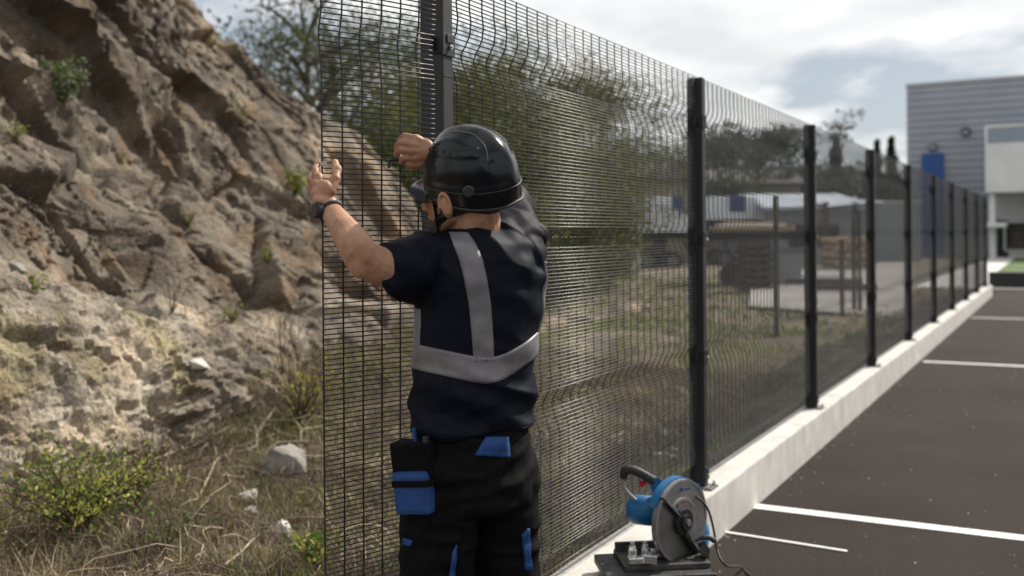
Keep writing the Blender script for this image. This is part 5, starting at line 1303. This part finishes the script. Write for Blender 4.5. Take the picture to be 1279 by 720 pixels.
# emblem marks on the guard: a small blue oval with a line beside it, a red smudge lower down
def gp_(r_, an): return GC+(ZA*math.cos(an)+GN.cross(ZA)*math.sin(an))*r_
def mark(c, w, h, m):
    b = bmesh.new(); n_ = 20; v = [b.verts.new(c+GR*(w*math.cos(t))+ZA*(h*math.sin(t))) for t in [2*math.pi*k/n_ for k in range(n_)]]; f = b.faces.new(v)
    if f.normal.dot(GN) < 0: f.normal_flip()
    wobj('emblem', b, m, g)
M_eb = nmat('emblem_blue', (.03, .06, .18), None, .5); M_er = nmat('emblem_red', (.35, .08, .05), None, .5)
mark(GC+GN*.0205+GR*-.002+ZA*.113, .013, .008, M_eb); 
b = bmesh.new(); box(b, GC+GN*.0205+GR*.034+ZA*.110, GR, ZA, GN, .034, .007, .0006); wobj('emblem', b, M_eb, g)
b = bmesh.new(); box(b, GC+GN*.0205+GR*.012+ZA*.066, GR, ZA, GN, .024, .011, .0006); wobj('emblem', b, M_er, g)
b = bmesh.new(); box(b, GC+GN*.0205+GR*-.026+ZA*.060, GR, ZA, GN, .012, .010, .0006); wobj('emblem', b, M_grip, g)
# hub, flange and dark pivot arm across the disc
dring('flange', GC+GN*.028, 0, .046, .016, M_rub, saw, seg=28); b = bmesh.new(); c = GC+GN*.036; tube(b, [c, c+GN*.012], .028, 20); fl = wobj('hub', b, M_rub, saw)
b = bmesh.new(); c = GC+GN*.048; tube(b, [c, c+GN*.006], .012, 6); wobj('arbor_bolt', b, M_zinc, saw)
b = bmesh.new()
e1 = GR*-.102+ZA*.090; tube(b, [GC+GN*.026, GC+GN*.026+e1], [.013, .008], 6, flat=.6); wobj('link_arm', b, M_rub, saw)
b = bmesh.new(); e2 = GR*.085-ZA*.125; tube(b, catmull([GC+GN*.028, GC+GN*.028+GR*.022-ZA*.06, GC+GN*.026+e2], 5), [.020]*4+[.026]*4+[.022]*3, 8, flat=.6); wobj('link_arm', b, M_rub, saw)
# arm housing behind, neck down to the pivot on the right
b = bmesh.new(); pp = catmull([S(795, 612, .11), S(812, 610, .10), S(830, 622, .06), S(858, 640, .03), S(876, 668, .02), S(872, 700, .02)], 5)
b2_ = None; tube(b, catmull([S(818, 602, .10), S(829, 622, .12), S(850, 640, .15), S(872, 655, .15), S(876, 676, .12), S(868, 700, .09)], 5), [.026, .028, .03, .032, .034, .036, .038]+[.038]*12+[.034]*7, 10, flat=.8)
wobj('arm', b, M_sblue, saw, smooth=True)
# motor: horizontal barrel behind the disc to the left
MA = (GR*-.88+Vector((0, 0, 0))-GN*.62+ZA*.03).normalized()
m0, m1 = S(832, 640, .10), S(789, 636, .17); b = bmesh.new(); d = (m1-m0).normalized()
tube(b, [m0, m0.lerp(m1, .4), m0.lerp(m1, .42), m0.lerp(m1, .86), m1, m1+d*.008], [.052, .052, .055, .055, .049, .036], 28); mot = wobj('motor', b, M_sblue, saw, smooth=False)
mot.data.polygons.foreach_set('use_smooth', [len(p.vertices) == 4 for p in mot.data.polygons])
b = bmesh.new(); c = m1-d*.02; tube(b, [c+ZA*.0-GN*-.04, c+GN*.056], [.018, .016], 14); wobj('brush_cap', b, M_grip, mot)
for q in range(6):
    an = R(-60+24*q); e1_, e2_ = frame_of(d); c = m0.lerp(m1, .93)+(e1_*math.cos(an)+e2_*math.sin(an))*.052; b = bmesh.new(); box(b, c, d, e1_*math.cos(an)+e2_*math.sin(an), d.cross(e1_*math.cos(an)+e2_*math.sin(an)), .018, .004, .006); wobj('vent', b, M_grip, mot)
# motor head plate between barrel and disc
b = bmesh.new(); box(b, S(829, 630, .07), GR, GN, ZA, .060, .07, .11, bev=.012); wobj('gear_case', b, M_sblue, saw)
# D handle
b = bmesh.new(); pp = catmull([S(779, 598, .14), S(781, 588, .14), S(792, 588, .135), S(808, 596, .12), S(820, 604, .10)], 5); tube(b, pp, [.013, .014, .015, .016, .017]+[.018]*12+[.019]*4, 12); wobj('grip', b, M_grip, saw, smooth=True)
b = bmesh.new(); tube(b, catmull([S(778, 596, .14), S(779, 608, .14), S(785, 617, .135), S(795, 626, .13)], 5), [.010]+[.0075]*15, 10); wobj('handle_brace', b, nmat('brace_grey', (.23, .225, .22), None, .45), saw, smooth=True)
b = bmesh.new(); box(b, S(825, 611, .08), (S(822, 606)-S(812, 600)), GN, ZA, .040, .034, .07, bev=.010); wobj('handle_root', b, M_sblue, saw)
b = bmesh.new(); v0 = S(801, 602, .125); vs = []
for o_ in (-.007, .007):
    vs.append([b.verts.new(v0+GN*o_+GR*x+ZA*z) for x, z in ((-.004, .006), (.028, -.002), (.020, -.010), (.000, -.020))])
b.faces.new(vs[0]); b.faces.new(vs[1][::-1])
for k in range(4): b.faces.new((vs[0][k], vs[1][k], vs[1][(k+1) % 4], vs[0][(k+1) % 4]))
bmesh.ops.recalc_face_normals(b, faces=b.faces); wobj('trigger', b, M_red, saw)
# pivot bracket and spring lever at lower right
b = bmesh.new(); box(b, S(872, 692, .07), GR, GN, ZA, .035, .06, .09, bev=.006); box(b, S(866, 682, .08), GR+ZA*.8, GN, ZA-GR*.8, .05, .05, .04, bev=.008); wobj('pivot_bracket', b, M_sblue, saw)
b = bmesh.new(); tube(b, [S(880, 688, .0), S(880, 688, -.05)], .020, 14); tube(b, [S(877, 678, -.02), S(882, 700, -.02)], .014, 10); wobj('pivot_knob', b, M_grip, saw)
b = bmesh.new(); tube(b, catmull([S(868, 676, -.01), S(878, 672, -.01), S(886, 672, -.01), S(893, 676, -.01)], 4), [.006]*4+[.009]*5+[.010]*4, 8); wobj('lock_lever', b, M_grip, saw, smooth=True)
# base: two stepped plates
BX = Vector((.93, -.20, 0)).normalized(); BX = Vector((1, .10, 0)).normalized(); BYv = Vector((-.10, 1, 0)).normalized()
bc = S(816, 705, -.02); zt = at(840, 700, SY-.05).z
z0_ = at(812, 719, SY-.16).z
c = Vector((S(815, 705).x, SY, 0))
b = bmesh.new(); box(b, Vector((c.x, SY-.03, z0_-.016)), BX, BYv, ZA, .385, .27, .032, bev=.005); base = wobj('base_plate', b, M_cast, saw)
b = bmesh.new(); box(b, Vector((c.x+.03, SY-.005, z0_+.010)), BX, BYv, ZA, .31, .20, .020, bev=.004); wobj('table', b, M_cast, saw)
b = bmesh.new(); box(b, Vector((c.x-.02, SY+.075, z0_+.034)), BX, BYv, ZA, .22, .016, .030, bev=.003); wobj('fence_stop', b, M_cast, saw)
for sx in (-1, 1):
    for sy in (-1, 1):
        p = Vector((c.x, SY-.03, 0))+BX*(.15*sx)+BYv*(.08*sy); b = bmesh.new(); box(b, Vector((p.x, p.y, (z0_-.033)/2)), BX, BYv, ZA, .035, .035, z0_-.034, bev=.004); wobj('leg', b, M_cast, saw)
# vice: bright zinc clamp pieces
def zn(name, fn): b = bmesh.new(); fn(b); return wobj(name, b, M_zinc, saw)
vz0 = z0_+.022
V0 = Vector((at(790, 700, SY-.09).x, SY-.09, vz0)); V1 = Vector((at(806, 700, SY-.06).x, SY-.05, vz0))
zn('vice_post', lambda b: (tube(b, [V0, V0+ZA*.045], .016, 12), tube(b, [V0+ZA*.045, V0+ZA*.058], .013, 6), tube(b, [V0+ZA*.058, V0+ZA*.072], .009, 10)))
zn('vice_post', lambda b: (tube(b, [V1, V1+ZA*.040], .014, 12), tube(b, [V1+ZA*.040, V1+ZA*.052], .012, 6), tube(b, [V1+ZA*.052, V1+ZA*.062], .008, 10)))
zn('vice_bracket', lambda b: (box(b, V0+Vector((.03, -.012, .014)), BX, BYv, ZA, .095, .034, .022, bev=.003), box(b, V0+Vector((.055, -.03, .022)), BX+BYv*-.4, BYv, ZA, .05, .026, .030, bev=.004)))
zn('vice_screw', lambda b: tube(b, [V1+Vector((.012, -.02, .022)), V1+Vector((.115, .05, .030))], .006, 10))
zn('vice_jaw', lambda b: box(b, V1+Vector((.045, .012, .020)), BX, BYv, ZA, .05, .018, .028, bev=.003))
zn('vice_nut', lambda b: tube(b, [V1+Vector((.01, -.032, .02)), V1+Vector((.022, -.018, .022))], .012, 6))
b = bmesh.new(); box(b, Vector((at(824, 690, SY+.02).x, SY+.0, z0_+.035)), BX, BYv, ZA, .028, .05, .034, bev=.004); wobj('stop_block', b, M_cast, saw)
# cable: from the back of the motor over the guard, hanging to the asphalt and on to the right
q1 = ground_at(935, 719); q2 = ground_at(985, 760); pp = catmull([S(862, 618, .07), S(872, 622, .04), S(884, 636, .03), S(891, 660, .02), S(896, 688, -.02), at(906, 706, SY-.06), Vector((q1.x-.03, q1.y+.02, .03)), q1+ZA*.005, q1.lerp(q2, .5)+ZA*.005, q2+ZA*.005], 7)
b = bmesh.new(); tube(b, pp, .0045, 8); tag(recenter(wobj('power_cable', b, M_rub, smooth=True)), 'black power cable looping from the saw onto the asphalt', 'cable')
